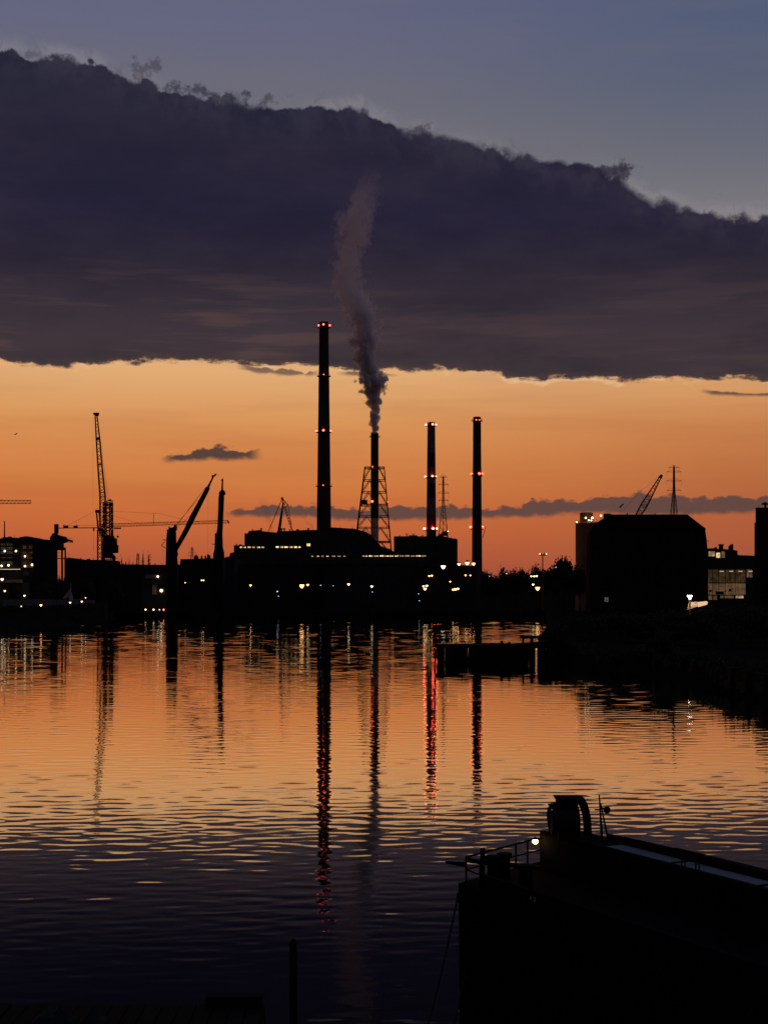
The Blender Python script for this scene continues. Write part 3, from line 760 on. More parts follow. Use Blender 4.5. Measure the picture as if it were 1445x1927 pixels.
# jib of another tower crane entering at the left edge
A = P_(1100)
t = thing('tower_crane', (A(-95,1050).x, 1100, GZ), 'lattice jib of a tower crane poking in from the left edge', 'crane')
MB().truss((A(-95,1050).x,1100,GZ), A(-95,936), 1.8, 1.8, 40, .3, .7).build('mast', M_GLARERED, t)
MB().truss(A(-93,944.6), A(57.6,944.6), 2.6, 2.5, 42, .26, .62).build('jib', M_GLARERED, t)
MB().bar(A(-95,936), A(-96,915), .8).build('tower_head', M_GLARERED, t)
MB().bar(A(-97,944.6), A(-150,945), 1.0).build('counter_jib', M_GLARERED, t)
MB().bar(A(-96,916), A(10,942), .12).bar(A(-96,916), A(-145,944), .12).build('pendant', M_GLARERED, t)

# two box-boom dockside cranes
A = P_(655)
t = thing('boom_crane', (A(322,1100).x, 655, GZ), 'dockside crane with thick black boom leaning steeply to the right', 'crane')
MB().pxprism([(314.5,998),(313,1010),(312.3,1028),(311.5,1070),(311,1152),(333.5,1152),(333,1070),(330,1030),(329,1000),(328,996)], 653, 4.2).build('pedestal', M_STEEL, t)
MB().pxprism([(316.8,990.5),(319,993),(326,992),(328.2,987),(331.4,989),(331.6,997),(328.8,999),(314.8,999.5),(313,997.5),(317.4,995.5)], 653.6, 3).build('sheave_head', M_STEEL, t)
MB().pxprism([(326,1028),(330,1026),(346,996),(358,970),(385,921),(387,916.5),(392,914),(394,918),(393,921.5),(363,982),(351,1005),(333,1036),(334,1044),(331,1052.5),(326,1052.5)], 653.8, 2.0).build('boom', M_STEEL, t)
MB().pxprism([(389,917),(398.6,899),(398.2,894.5),(400,893.5),(402.5,893.8),(405.5,891),(407.5,891.2),(406.4,893.8),(402,897),(395,913),(393,919)], 654.2, 1.2).build('fly_jib', M_STEEL, t)
MB().bar(A(330,992), A(386,918), .16).bar(A(331,995), A(357,971), .13).bar(A(329,990), A(372,940), .12).build('luffing_rope', M_STEEL, t)
MB().bar(A(306.6,1016), A(331.8,1017.6,-2.3), .35).bar(A(304,1026), A(312,1019,-2.3), .22).bar(A(304.6,1026.6), A(312.6,1032,-2.3), .3).bar(A(304.8,1027), A(309,1058), .06).build('service_platform', M_STEEL, t)
MB().bar(A(391.4,920), A(391.4,1046), .05).build('hoist_rope', M_STEEL, t)
q = MB().box(A(326.5,1055,-2.3)[:], A(333,1044,-.5)[:]); q.build('cab', M_CLAD, t)
A = P_(668)
t = thing('boom_crane', (A(412,1100).x, 668, GZ), 'dockside crane with thick black boom held upright, narrow tip on top', 'crane')
MB().pxprism([(401,1044),(401.6,1040),(403.4,1034),(404.6,1003.5),(409,1003),(417,1004),(418,1030),(420.4,1040),(420.6,1050),(421,1152),(400,1152)], 666, 3.8).build('pedestal', M_STEEL, t)
MB().pxprism([(406.6,1006),(409.6,990),(411.2,936),(412.2,931),(420.6,931),(421,936),(419.8,962),(418.6,990),(416,1032),(408,1032)], 665.4, 2.2).build('boom', M_STEEL, t)
MB().pxprism([(411.8,929),(412.4,926),(415.4,922),(421.4,922.6),(422.6,925),(423.6,927),(423.2,929.6),(421,931.4),(412.8,931.4)], 665.2, 2.6).build('boom_collar', M_STEEL, t)
MB().pxprism([(416.2,922.4),(417.2,905),(416,904.6),(416.8,901.6),(419.2,900),(419.8,903),(419.4,910),(419.6,922.4)], 665.9, 1.2).build('fly_jib', M_STEEL, t)
MB().bar(A(408.4,1004), A(412.2,932), .12).bar(A(404,1010), A(411.6,926), .06).build('luffing_rope', M_STEEL, t)
MB().bar(A(400,1024.5,-2), A(405,1024.5,-2), .3).build('service_platform', M_STEEL, t)
MB().bar(A(418.4,1020,-2), A(418.6,1032,-2), .2).bar(A(417,1032,-2), A(420.6,1052,-2), 1.0).build('stay', M_STEEL, t)

# crawler crane boom behind the warehouse
A = P_(700)
t = thing('crawler_crane', (A(1192,1000).x, 700, GZ), 'slanting lattice crane boom sticking up behind the big warehouse roof', 'crane')
bs = A(1181,1004); tp = A(1243.5,896)
MB().truss(bs, bs.lerp(tp, .48), 1.0, 2.9, 9, .36, .5).build('boom_section', M_GLARERED, t)
MB().truss(bs.lerp(tp, .48), bs.lerp(tp, .66), 2.9, 2.3, 4, .34, .5).build('boom_section', M_STEEL, t)
MB().truss(bs.lerp(tp, .66), tp, 2.3, .8, 7, .36, .5).build('boom_section', M_GLARERED, t)
MB().bar(tp.lerp(bs, .03), A(1245.2,893.6), 1.6, 1.1).build('boom_head', M_STEEL, t)
MB().bar(A(1243,894), A(1200,929), .07).bar(A(1200,929), A(1150,985), .07).bar(A(1166,955), A(1173,948), .8, .5).build('pendant', M_STEEL, t)
MB().box((bs.x-5, 697, GZ), (bs.x+4, 703, GZ+2.2)).build('crawler_track', M_STEEL, t)
MB().box((bs.x-6, 697.6, GZ+2.25), (bs.x+2, 702.4, GZ+6)).build('machine_house', M_CLAD, t)
MB().bar((bs.x-3,700,GZ+5.5), A(1150,985), .8).build('gantry', M_STEEL, t)
MB().bar((bs.x,700,GZ+3), bs, 1.0).build('boom_heel', M_GLARERED, t)

# floodlight mast between the trees
A = P_(690)
t = thing('floodlight_mast', (A(1021,1060).x, 690, GZ), 'T-shaped floodlight mast rising out of the trees left of the silo', 'floodlight')
MB().bar((A(1021,1060).x,690,GZ), A(1021,1045), .6, .45).build('mast', M_GLARERED, t)
MB().bar(A(1014.6,1044.6), A(1028.4,1044.6), .55).build('crossarm', M_GLARERED, t)
for x in (1015.6, 1018, 1024.6, 1027.6):
    h = MB().quadbox([A(x-1,1044,-.4),A(x+1,1044,-.4),A(x+1,1044,.4),A(x-1,1044,.4),A(x-1.2,1041.2,-.5),A(x+1.2,1041.2,-.5),A(x+1.2,1041.2,.4),A(x-1.2,1041.2,.4)]).build('lamp_head', M_STEEL, t)
    MB().box(A(x-.9,1043.6,-.62)[:], A(x+.9,1041.5,-.52)[:]).build('lamp_glass', G_WARM if x in (1015.6,1027.6) else M_GREYST, h)
# ------------------------------------------------------------------ left side: flats, dockside sheds, gantry
Y = 760.0
t = building('apartment_block', [(-60,1014),(5,1014),(6,1011.5),(32,1013),(33,1016.5),(37,1012),(43,1011),(50,1010),(60,1012),(64,1016),(72,1015),(79,1016.5)], Y, 22,
             'block of flats at the left edge with dim lit windows and white wall lamps', M_WALL)
MB().bar(at(8.5,1013,Y+4), at(8.5,980,Y+4), .6, .4).build('flagpole', M_STEEL, t)
MB().pxprism([(37,1013),(43,1010.4),(50,1009.6),(60,1011.4),(63,1015)], Y+2, 12).build('roof_house', M_ROOF, t)
for y0, y1 in ((1022.5,1027),(1029.5,1034.6),(1036.8,1042.6),(1048.4,1051),(1056.2,1063)):
    for x0, x1, mu in ((-26,-16,2),(-13,-3,2),(1.5,10.4,2),(12.4,23.6,3)):
        window(t, x0, y0, x1, y1, Y, G_DIM if y0 not in (1022.5,1048.4) else G_OFF2, mu, 1, .16)
MB().pxprism([(40.5,1069),(40.5,1024),(62,1024),(62,1069)], Y-.6, .5).build('render_panel', mat('lit_brown_render', (.20,.13,.06), .9, scale=.3, spec=.05), t)  # dim brown light on this wall is put into the panel colour
for y0, y1 in ((1027,1033),(1038,1042),(1048,1052),(1057,1063)):
    for x0, x1 in ((43,50),(54.5,61)): window(t, x0, y0, x1, y1, Y-.6, G_OFF2, 2, 1, .16)
MB().box(at(-20,1071.2,Y-2.5)[:], at(38.8,1069,Y)[:]).build('canopy', M_WHITE, t)
MB().box(at(-20,1071.6,Y-2.3)[:], at(38,1071.25,Y-.2)[:]).build('canopy_light', glow('canopy_strip', (1,.74,.45), 1.6), t)
def wall_lamp(t, x, y, Y, g, r):
    p = at(x, y, Y-.9)
    b = MB().bar((p.x,Y,p.z+r), (p.x,Y-.9,p.z+r), .15).lathe((p.x,Y-.9), [(r*1.15,p.z+r*.9),(r*.4,p.z+r*1.5)], 8).build('wall_lamp', M_STEEL, t)
    MB().ball(p, r, 8, 6).build('bulb', g, b, True)
for x, y, g, r in ((9,1037,G_WHITE,.55),(30,1037,G_WARM,.55),(47,1047,G_WARM,.5),(3,1065,G_WHITE,.6),(16,1064,G_WARM,.6),(47,1065.5,G_WHITE,.55),(60.5,1063,G_WHITE,.65)):
    wall_lamp(t, x, y, Y-.7, g, r)
t = building('low_wing', [(-60,1074),(43,1074),(44,1096)], 730, 12, 'low pale wing below the block of flats at the left edge', mat('buff_render', (.14,.105,.07), .95, scale=.3, spec=.05))
MB().box(at(-60,1096.5,728)[:], at(42,1091.2,730)[:]).build('plinth', M_PALE, t)
MB().box(at(31,1097,727)[:], at(42.5,1092,728)[:]).build('porch', M_PALE, t)
building('dock_shed', [(62,1060),(78,1015.5),(93.6,1017),(93.6,1064)], 757, 2.4, 'narrow dark shed wedged between the flats and the gantry', M_CLAD)
building('dock_shed', [(121,1051),(126,1051.5),(128,1050.5),(131,1050.5),(132,1052.5),(150,1053),(152,1054.5),(184,1054.5),(207,1055),(207,1063)], 770, 30, 'long low shed with flat roof below the counter jib of the tower crane', M_CLAD)
building('dock_shed', [(186,1064),(216,1062.5),(262,1063.5),(312,1064),(345,1063)], 740, 26, 'very long low shed in front of the small conifers', M_CLAD)
building('dock_shed', [(339,1060),(340,1053.4),(368,1052.8),(402,1051.6),(440,1050.6),(441,1060)], 700, 30, 'flat roofed dark shed between the two dockside boom cranes', M_CLAD)
building('dock_shed', [(418,1066),(420,1063),(560,1064),(640,1062),(640,1072)], 720, 40, 'wide dark shed below the lit turbine hall', M_CLAD)
building('dock_shed', [(610,1068),(612,1062),(740,1062),(760,1066),(860,1068),(870,1072),(895,1070)], 705, 40, 'wide dark shed below the boiler house', M_CLAD)
building('quay_office', [(860,1068),(862,1064),(888,1066),(906,1071),(906,1080)], 760, 20, 'small yard building with lit lamps at the foot of the right hand chimney', M_WALL)
# stubby roof posts on the shed between the boom cranes
sh = [o for o in COL.objects if o.get('label', '').startswith('flat roofed dark shed between')][0]
for x, h in ((367,6),(369.5,8),(372,5),(379.5,6),(386.5,6),(391.5,9),(394.5,7),(425.5,4),(429,4.5),(433,4),(437,4.5)):
    p = at(x, 1051.8, 706); MB().bar(p, p+Vector((0,0,h*.26)), .9 if h < 9 else 1.2, .7).build('roof_post', M_CLAD, sh)
# gantry with cab beside the flats
Y = 640.5+30
t = thing('loading_gantry', (at(112,1060,Y).x, Y, GZ), 'dark loading gantry with glazed cab, under the counterweight of the tower crane', 'gantry')
MB().pxprism([(93.5,1030),(94,1010),(95.6,1009),(99,1003.4),(107,1003),(108,1006),(113,1008),(122,1009.5),(126,1014),(136,1017),(135.4,1020.4),(128,1019),(122,1021.5),(118.2,1022.5),(118.8,1030)], Y, 2).build('gantry_house', M_CLAD, t)
for x0, x1 in ((94,107.2),(114.8,117.6),(121.2,124)):
    MB().pxprism([(x0+.3,1070),(x0,1030),(x1-1.2 if x0 > 118 else x1,1030),(x1,1050),(x1+.2,1070)], Y, 1.2, GZ).build('leg', M_CLAD, t)
MB().pxprism([(107.2,1035.6),(107.2,1030),(122,1030),(122,1035.6)], Y+.2, .8).pxprism([(107,1052),(107,1050.4),(121.4,1050.4),(121.4,1052)], Y+.2, .8).build('cross_beam', M_CLAD, t)
MB().bar(at(108,1040.6,Y+1), at(114.8,1040.6,Y+1), .2).bar(at(108,1046.4,Y+1), at(114.8,1046.4,Y+1), .2).build('window_bar', M_FRAME, t)
MB().bar(at(124,1011,Y+2), at(137.4,1014,Y+2), .1).bar(at(128,1020.8,Y+2), at(137.6,1021,Y+2), .2).bar(at(112,1006.6,Y+2), at(119,1006.8,Y+2), .12).build('handrail', M_STEEL, t)
# small pale dock office near the leaning boom crane
Y = 646.0
t = building('dock_office', [(266,1100),(268,1080),(311,1080),(312,1100)], Y, 8, 'small dark dock office with pale fascia left of the leaning boom crane', M_WALL)
MB().pxprism([(273,1088.6),(273,1081.4),(300,1081.4),(300,1088.6)], Y-.35, .3).build('fascia', M_GREYST, t)
MB().pxprism([(286.5,1119),(286.5,1101),(294.6,1101),(294.6,1119)], Y-.2, .15).build('door', mat('pale_door', (.42,.38,.33), .8), t)
MB().pxprism([(290,1099.4),(290,1097.6),(302,1097.6),(302,1099.4)], Y-1.0, .95).build('awning', M_GREYST, t)
wall_lamp(t, 297, 1085, Y-.4, G_WHITE, .5); wall_lamp(t, 303.6, 1111.6, Y, G_WARM, .7)
# long pale wall with hedge and the sail canopy on the left bank
Y = 470.0
t = thing('embankment_wall', (at(70,1140,Y).x, Y, 2.2), 'long pale wall above the dark hedge on the left bank', 'wall')
MB().pxprism([(3,1142),(6,1128.4),(70,1127.6),(104,1129),(104.4,1136)], Y, .6, 2.2).build('wall_section', M_GREYST, t)
MB().pxprism([(106,1136.4),(106,1128.8),(150,1127.4),(178,1130),(178,1134)], Y+.8, .6, 2.2).build('wall_section', M_GREYST, t)
hd = MB(); r_ = np.random.default_rng(9)
x = at(-150,1140,Y).x
while x < at(205,1140,Y).x:
    px = x*F/Y+CX; h = at(0, 1140.5 - max(0, px-90)*.055 + 1.2*vnoise(x, 0, 2), Y-8).z
    for j in range(55):
        c = Vector((x+r_.uniform(-.6,.9), Y-8+r_.uniform(-1.3,1.3), 2.2+(h-2.2)*r_.uniform(0,1)**.6)); s = r_.uniform(.12,.42)
        a = Vector(r_.normal(size=3)).normalized()*s; b = a.orthogonal().normalized()*s*.8; o = len(hd.v)
        hd.v += [c+a, c+b, c-a, c-b]; hd.f.append((o,o+1,o+2,o+3))
    hd.quadbox([(x-.3,Y-8.9,2.0),(x+1.0,Y-8.9,2.0),(x+1.0,Y-7.1,2.0),(x-.3,Y-7.1,2.0),(x-.3,Y-8.7,h-.5),(x+1.0,Y-8.7,h-.5),(x+1.0,Y-7.3,h-.5),(x-.3,Y-7.3,h-.5)])
    x += .75
tag(hd.build('hedge', M_LEAF), 'dark clipped hedge along the top of the left bank', 'hedge')
t = thing('sail_canopy', (at(134,1130,Y-4).x, Y-4, 2.2), 'pale sail-shaped canopy with mast at the right end of the long pale wall', 'canopy')
p0 = at(133.6,1131,Y-4); p1 = at(133,1097.6,Y-4)
MB().bar((p0.x,Y-4,2.2), p1, .42, .14, 8).build('mast', M_WHITE, t)
s = MB(); n = 8
for i in range(n+1):
    f = i/n; z = at(0, 1106+f*18, Y-4).z; w0 = at(132.4,0,Y-4).x; w1 = at(132.4-14.5*f**1.5, 0, Y-4).x
    for j in range(5): s.v.append(Vector((w0+(w1-w0)*j/4, Y-4+.55*math.sin(math.pi*j/4)*f, z-.5*(j/4)*(f>.95))))
for i in range(n):
    for j in range(4): s.f.append((i*5+j, i*5+j+1, i*5+j+6, i*5+j+5))
sl = s.build('sail', M_SAIL, t); sl.modifiers.new('cloth_thickness', 'SOLIDIFY').thickness = .06
MB().pxprism([(129.6,1130),(131,1120),(134,1115),(136.4,1122),(137.4,1130)], Y-4.2, .4).build('base_fin', M_SAIL, t)

# ------------------------------------------------------------------ right side: silo, warehouse, office block
Y = 640.0; s_ = Y/F
t = thing('silo', (at(1117,1000,Y).x, Y, GZ), 'round pale concrete silo with small lamp lit turret, left of the big warehouse', 'silo')
ctr = at(1117,984,Y); R = 34*s_
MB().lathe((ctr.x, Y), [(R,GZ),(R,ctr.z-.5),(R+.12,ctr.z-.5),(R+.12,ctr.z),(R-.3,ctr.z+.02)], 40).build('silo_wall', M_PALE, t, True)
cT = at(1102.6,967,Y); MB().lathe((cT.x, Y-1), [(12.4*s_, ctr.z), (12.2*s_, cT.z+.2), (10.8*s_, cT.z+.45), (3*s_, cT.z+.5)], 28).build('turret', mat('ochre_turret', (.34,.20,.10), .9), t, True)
rl = MB()
for q in range(26):
    g = 2*math.pi*q/26; h = 2*math.pi*(q+1)/26
    rl.bar((ctr.x+R*math.cos(g),Y+R*math.sin(g),ctr.z), (ctr.x+R*math.cos(g),Y+R*math.sin(g),ctr.z+1.0), .06).bar((ctr.x+R*math.cos(g),Y+R*math.sin(g),ctr.z+1.0), (ctr.x+R*math.cos(h),Y+R*math.sin(h),ctr.z+1.0), .06)
rl.build('railing', M_STEEL, t)
for x, y, g, r, dy in ((1085,982.4,G_WARM,.27,-2),(1102,974.6,G_WARM,.33,-6),(1114.4,974.4,G_WARM,.36,-5.6),(1107.6,979,G_WHITE,.28,-6),(1112.4,979.4,G_WHITE,.28,-5.8),(1130.6,970.4,G_WARM,.3,-4)):
    r *= 1.36; p = at(x, y, Y+dy*1.36); f = MB().bar((p.x,p.y,ctr.z-.2), (p.x,p.y,p.z-r*.9), .1).build('lamp_post', M_STEEL, t); MB().ball(p, r, 8, 6).build('bulb', g, f, True)
Y = 520.0
wd = 8.0; kx = (Y+wd)/Y
sq = lambda pts: [(CX+(x-CX)*kx if x < 1160 else x, y) for x, y in pts]
t = building('warehouse', sq([(1103,1062),(1103.6,1020),(1105.6,1000),(1111,991.5),(1115,987),(1133,974.4)])+[(1149.4,967.4),(1150,968.8),(1293,968.8),(1326.6,995),(1327,996.4),(1330,1018),(1331,1030),(1332,1062)],
             Y, wd, 'huge black warehouse with steep mansard roof, on the right', M_BRICK, 2.6, roof=False)
q = MB().pxprism([(1116,991),(1116,988.4),(1141,972.4),(1150,968),(1293.4,968),(1328,994.6),(1328,997)], Y-.5, .45); q.build('verge', M_ROOF, t)
MB().pxprism([(1136.4,975),(1136.6,966.4),(1149,966.4),(1149.4,975)], Y-.2, 1.6).build('chimney_stack', M_BRICK, t)
MB().bar(at(1330,1017.6,Y), at(1333.6,1017.8,Y-.5), .14).bar(at(1333.4,1017.6,Y-.5), at(1332.6,1020.4,Y-.5), .10).build('hoist_beam', M_STEEL, t)
for y0, y1 in ((1036,1050),(1064,1078),(1092,1106)):
    for i in range(8):
        x0 = 1138+i*23.5; window(t, x0, y0, x0+9, y1, Y, mat('unlit_glass', (.012,.012,.014), .6, scale=1.0, spec=.05), 2, 2, .08)
window(t, 1137, 1124, 1144.6, 1133, Y, glow('porch_glow', (.85,.9,.75), .09, .5, 1.5), 2, 1, .08)
Y = 540.0
t = building('office_block', [(1318,1076),(1331,1036),(1331,1033.4),(1347,1033),(1350,1034.6),(1364,1034.8),(1382,1036.6),(1387,1038),(1387.6,1046),(1422,1047.4),(1422,1060)], Y, 14,
             'office block with dimly lit glass floors beside the black warehouse', M_WALL, 2.6)
for pts, nm in (([(1345.6,1035),(1345.8,1029.6),(1349,1029.4),(1349.4,1035)],'flue'), ([(1353.6,1035),(1353.8,1028),(1352.6,1024.4),(1353.6,1024),(1361.4,1024),(1362,1025.6),(1360.6,1028.6),(1361,1035)],'roof_vent'),
                ([(1371.6,1037),(1371.8,1028.6),(1375.4,1024.6),(1379,1023.6),(1380,1026),(1379.6,1033),(1379.8,1037)],'roof_vent')):
    MB().pxprism(pts, Y+2, 1.3).build(nm, M_CLAD, t)
for x0, x1, y0, y1, g, mu in ((1333,1345,1037.6,1047,G_OFF3,2),(1347,1355,1040,1050,glow('reading_lamp_window',(1,.68,.32),.9,.4,1),1),(1356.6,1364,1037.6,1050,G_OFF,1)):
    window(t, x0, y0, x1, y1, Y, g, mu, 1, .09)
xs = [1331.6,1340.6,1352,1364.4,1383,1403]
for i in range(5):
    window(t, xs[i]+.4, 1072, xs[i+1]-.4, 1096.6, Y, G_OFF2, 2, 1, .07)
    window(t, xs[i]+.4, 1098, xs[i+1]-.4, 1119.4, Y, G_OFF, 3, 1, .05)
for x0, x1 in ((1333,1340),(1342,1349),(1355,1361),(1363,1380),(1384,1399)): window(t, x0, 1121, x1, 1126 if x0 > 1350 else 1129, Y, G_OFF if x0 < 1382 else G_OFF3, 3, 1, .05)
window(t, 1404.6, 1072, 1415.6, 1087, Y, G_OFF, 2, 2, .08)
for x in (1358, 1376, 1393, 1412):
    a = at(x-3.6,1075.8,Y-.22); b = at(x+3.6,1074.6,Y-.17); MB().box(a[:], b[:]).build('ceiling_light', glow('strip_light',(1,.72,.42),.75), t)
for x0, x1, y0, y1 in ((1334,1339,1110,1114),(1371,1376,1108,1113.4),(1346,1362,1113,1119)):
    MB().pxprism([(x0,y1),(x0+.5,y0),(x1-.5,y0),(x1,y1)], Y-.2, .02).build('window_blind', M_CLAD, t)
Y = 420.0
t = thing('corner_tower', (at(1500,1100,Y).x, Y, 2.6), 'plain black tower block cut off by the right edge', 'building')
pl = [at(1419.4,0,420), at(1570,0,420), at(1600,0,460), at(1421,0,460)]; zt = at(0,983.6,420).z; z2 = at(0,955,420).z
MB().slab([(p.x,p.y) for p in pl], 2.6, zt).build('wall', M_BRICK, t)
pl = [at(1421.4,0,420.2), at(1568,0,420.2), at(1598,0,459), at(1422.5,0,459)]
MB().slab([(p.x,p.y) for p in pl], zt+.003, z2).build('upper_wall', M_BRICK, t)
MB().bar(at(1440,956,Y+4), at(1440,949,Y+4), .55).pxprism([(1434,949.6),(1436,946.4),(1440,944.6),(1444,946.4),(1446,949.6)], Y+3.4, 1.4).build('roof_cowl', M_CLAD, t)
building('link_building', [(1386,1047.5),(1424,1048.6),(1424,1060)], 556, 10, 'low link roof between the office block and the plain black tower', M_CLAD, 2.6)

# small things along the roof lines
def clutter(owner, Y, items):
    for x, y, h, kind in items:
        p = at(x, y, Y); s = Y/F; q = MB()
        if kind == 'mast':
            q.bar(p-Vector((0,0,.4)), p+Vector((0,0,h*s)), .5*s, .25*s); q.bar(p+Vector((-1.3*s,0,h*s*.8)), p+Vector((1.3*s,0,h*s*.8)), .3*s); q.build('antenna', M_STEEL, owner)
        elif kind == 'vent':
            q.lathe((p.x,p.y), [(.9*s,p.z-.4),(.9*s,p.z+h*s*.7),(1.5*s,p.z+h*s*.75),(.5*s,p.z+h*s)], 8); q.build('roof_vent', M_CLAD, owner)
        else:
            q.box((p.x-2.5*s,p.y,p.z-.3),(p.x+2.5*s,p.y+2,p.z+h*s)); q.build('roof_plant', M_CLAD, owner)
        
find = lambda start: [o for o in COL.objects if o.get('label', '').startswith(start)][0]
clutter(find('long low shed with flat roof'), 775, [(129.5,1050.6,9,'mast'),(152,1054,4,'vent'),(166,1054.5,3,'plant'),(176,1054.5,5,'mast')])
clutter(find('block of flats'), 764, [(18,1012.6,3,'plant'),(27,1013,6,'mast'),(68,1015.6,3,'vent'),(75,1015.8,4,'mast')])
clutter(find('very long low shed'), 745, [(232,1063.2,2.5,'vent'),(256,1063.6,2.5,'vent'),(292,1063.8,3,'vent'),(305,1064,4,'mast')])
clutter(find('long stepped turbine hall'), 966, [(445,1027.3,4,'vent'),(452,1027.3,3,'plant'),(475,999.4,4,'vent'),(545,999.6,4,'vent'),(560,998.8,3,'plant'),(640,994,4,'mast'),(663,996,3,'vent'),(683,1000,3,'vent')])
clutter(find('low workshop range'), 925, [(748,1040.2,3,'vent'),(600,1040.3,2.5,'vent'),(628,1040.3,2.5,'plant')])
clutter(find('square flat roofed boiler house'), 948, [(752,1010.3,3,'vent'),(795,1010.3,4,'vent'),(849,1013.6,4,'mast'),(856,1015.4,2,'plant')])
clutter(find('huge black warehouse'), 522, [(1180,969,3.5,'vent'),(1232,969,3,'vent'),(1287,969,6,'mast')])
clutter(find('plain black tower'), 425, [(1427,955,4,'mast')])
# ------------------------------------------------------------------ trees one can tell apart
g1 = 'trees along the quay right of the chimneys'
for px, py, Y, w, lab in [
    (912,1073,800,20,'rounded tree hard against the foot of the right hand chimney'),
    (926,1081,820,18,'smallest rounded tree in the dip of the tree line'),
    (938,1080,830,16,'low tree between the dip of the tree line and the spiky young tree'),
    (955,1069.5,800,24,'domed tree at the left of the tree line, bearing a pale lamp'),
    (970,1072,800,18,'squat tree just right of the domed tree with the pale lamp'),
    (981,1068.5,790,16,'flat topped tree left of the three lamps in a row'),
    (1001,1063,780,22,'tall ragged tree above the three lamps in a row'),
    (1018,1065,780,22,'ragged tree at the foot of the T-shaped floodlight mast'),
    (1030,1069,770,16,'low tree between the floodlight mast and the biggest tree'),
    (1048,1056,740,26,'broad left shoulder tree beside the biggest tree'),
    (1060,1047,740,32,'biggest tree of the line with a blunt crown, left of the silo'),
    (1075,1054,740,24,'tree filling the gap between the biggest tree and the silo'),
    (1091,1056,600,26,'tree at the very foot of the pale silo')]:
    tree('tree', px, py, Y, w*1.55, lab, g1)
tree('tree', 943, 1074, 815, 5, 'spiky narrow young tree in the tree line right of the chimneys', g1, kind='conifer')
def belt(name, pts, Y, depth, base, label, dens=1.0, leaf=(.5,1.5), seed=5):
    r = np.random.default_rng(seed); mb = MB(); X0 = at(pts[0][0],0,Y).x; X1 = at(pts[-1][0],0,Y).x; st = leaf[1]*1.6; x = X0
    while x < X1:
        px = x*F/Y+CX; py = np.interp(px, [p[0] for p in pts], [p[1] for p in pts]); h = at(px, py, Y).z + vnoise(x*.5, Y, seed)*leaf[1]*.8
        mb.quadbox([(x,Y,base-.3),(x+st,Y,base-.3),(x+st,Y+depth,base-.3),(x,Y+depth,base-.3),(x+.1,Y+.5,h-leaf[1]),(x+st-.1,Y+.5,h-leaf[1]),(x+st-.1,Y+depth-.5,h-leaf[1]),(x+.1,Y+depth-.5,h-leaf[1])])
        for j in range(int(60*dens)):
            c = Vector((x+r.uniform(-.3,1.3)*st, Y+r.uniform(-.6,depth), base+(h-base)*r.uniform(0,1)**.5)); s = r.uniform(*leaf)*.7
            a = Vector(r.normal(size=3)).normalized()*s; b = a.orthogonal().normalized()*s*.8; o = len(mb.v)
            mb.v += [c+a, c+b, c-a, c-b]; mb.f.append((o,o+1,o+2,o+3))
        x += st
    tag(mb.build(name, M_LEAF), label, 'shrubs', kind='stuff')
belt('undergrowth', [(886,1080),(905,1078),(925,1084),(945,1082),(1000,1078),(1040,1070),(1110,1066)], 850, 6, GZ, 'dark undergrowth below the tree line right of the chimneys', leaf=(.6,1.7))
belt('undergrowth', [(1030,1180),(1060,1172),(1110,1160),(1200,1154),(1290,1150),(1345,1150),(1400,1146),(1600,1140)], 225, 3, 2.4, 'dark brambles along the crest of the right bank', leaf=(.25,.6), seed=8)
def scrub(name, line, off, top, base, label, leaf, seed):
    r = np.random.default_rng(seed); mb = MB()
    for (ax_, ay), (bx_, by) in zip(line, line[1:]):
        a = Vector((ax_, ay, 0)); b = Vector((bx_, by, 0)); L = (b-a).length; d = (b-a)/L; nn = Vector((-d.y, d.x, 0)); m = max(1, int(L/.8))
        for i in range(m):
            c0 = a + d*(L*(i+.5)/m) + nn*(off + .5*vnoise(i*.7+ax_, ay, seed)); h = top*(1+.28*vnoise(c0.x*.35, c0.y*.25, seed))
            u = d*.55; q = nn*.7
            mb.quadbox([c0-u-q+Vector((0,0,base)), c0+u-q+Vector((0,0,base)), c0+u+q+Vector((0,0,base)), c0-u+q+Vector((0,0,base)),
                        c0-u*.7-q*.6+Vector((0,0,h*.7)), c0+u*.7-q*.6+Vector((0,0,h*.7)), c0+u*.7+q*.6+Vector((0,0,h*.7)), c0-u*.7+q*.6+Vector((0,0,h*.7))])
            for j in range(36):
                p = c0 + Vector((r.normal()*.45, r.normal()*.6, base+(h-base)*r.uniform(.2,1.05))); s = r.uniform(*leaf)
                e = Vector(r.normal(size=3)).normalized()*s; f = e.orthogonal().normalized()*s*.6; o = len(mb.v)
                mb.v += [p+e, p+f, p-e, p-f]; mb.f.append((o,o+1,o+2,o+3))
    tag(mb.build(name, M_LEAF), label, 'scrub', kind='stuff')
scrub('added_shore_scrub', RB[2:-1], 2.6, 3.0, .3, 'dark scrub added along the right bank to darken its reflection', (.12,.34), 6)  # added to darken the water reflection and hide the lamp streak
g2 = 'small conifers behind the long shed'
for px, py, w, lab in [(221.5,1054,7,'pointed conifer nearest the tall luffing crane'),(229,1051.4,10,'broadest of the low conifers beside the tall luffing crane'),(237,1055,7,'short conifer in the middle of the low row behind the shed'),
                       (243,1053.6,7,'slim conifer at the right end of the low row behind the shed'),(250,1057,8,'lowest conifer, in the gap before the two tall conifers'),
                       (269,1043,11,'left hand one of the two tall dark conifers'),(280,1041,12,'right hand and tallest of the two tall dark conifers')]:
    tree('conifer', px, py, 800, w, lab, g2, kind='conifer')
g3 = 'trees and bushes on the right bank'
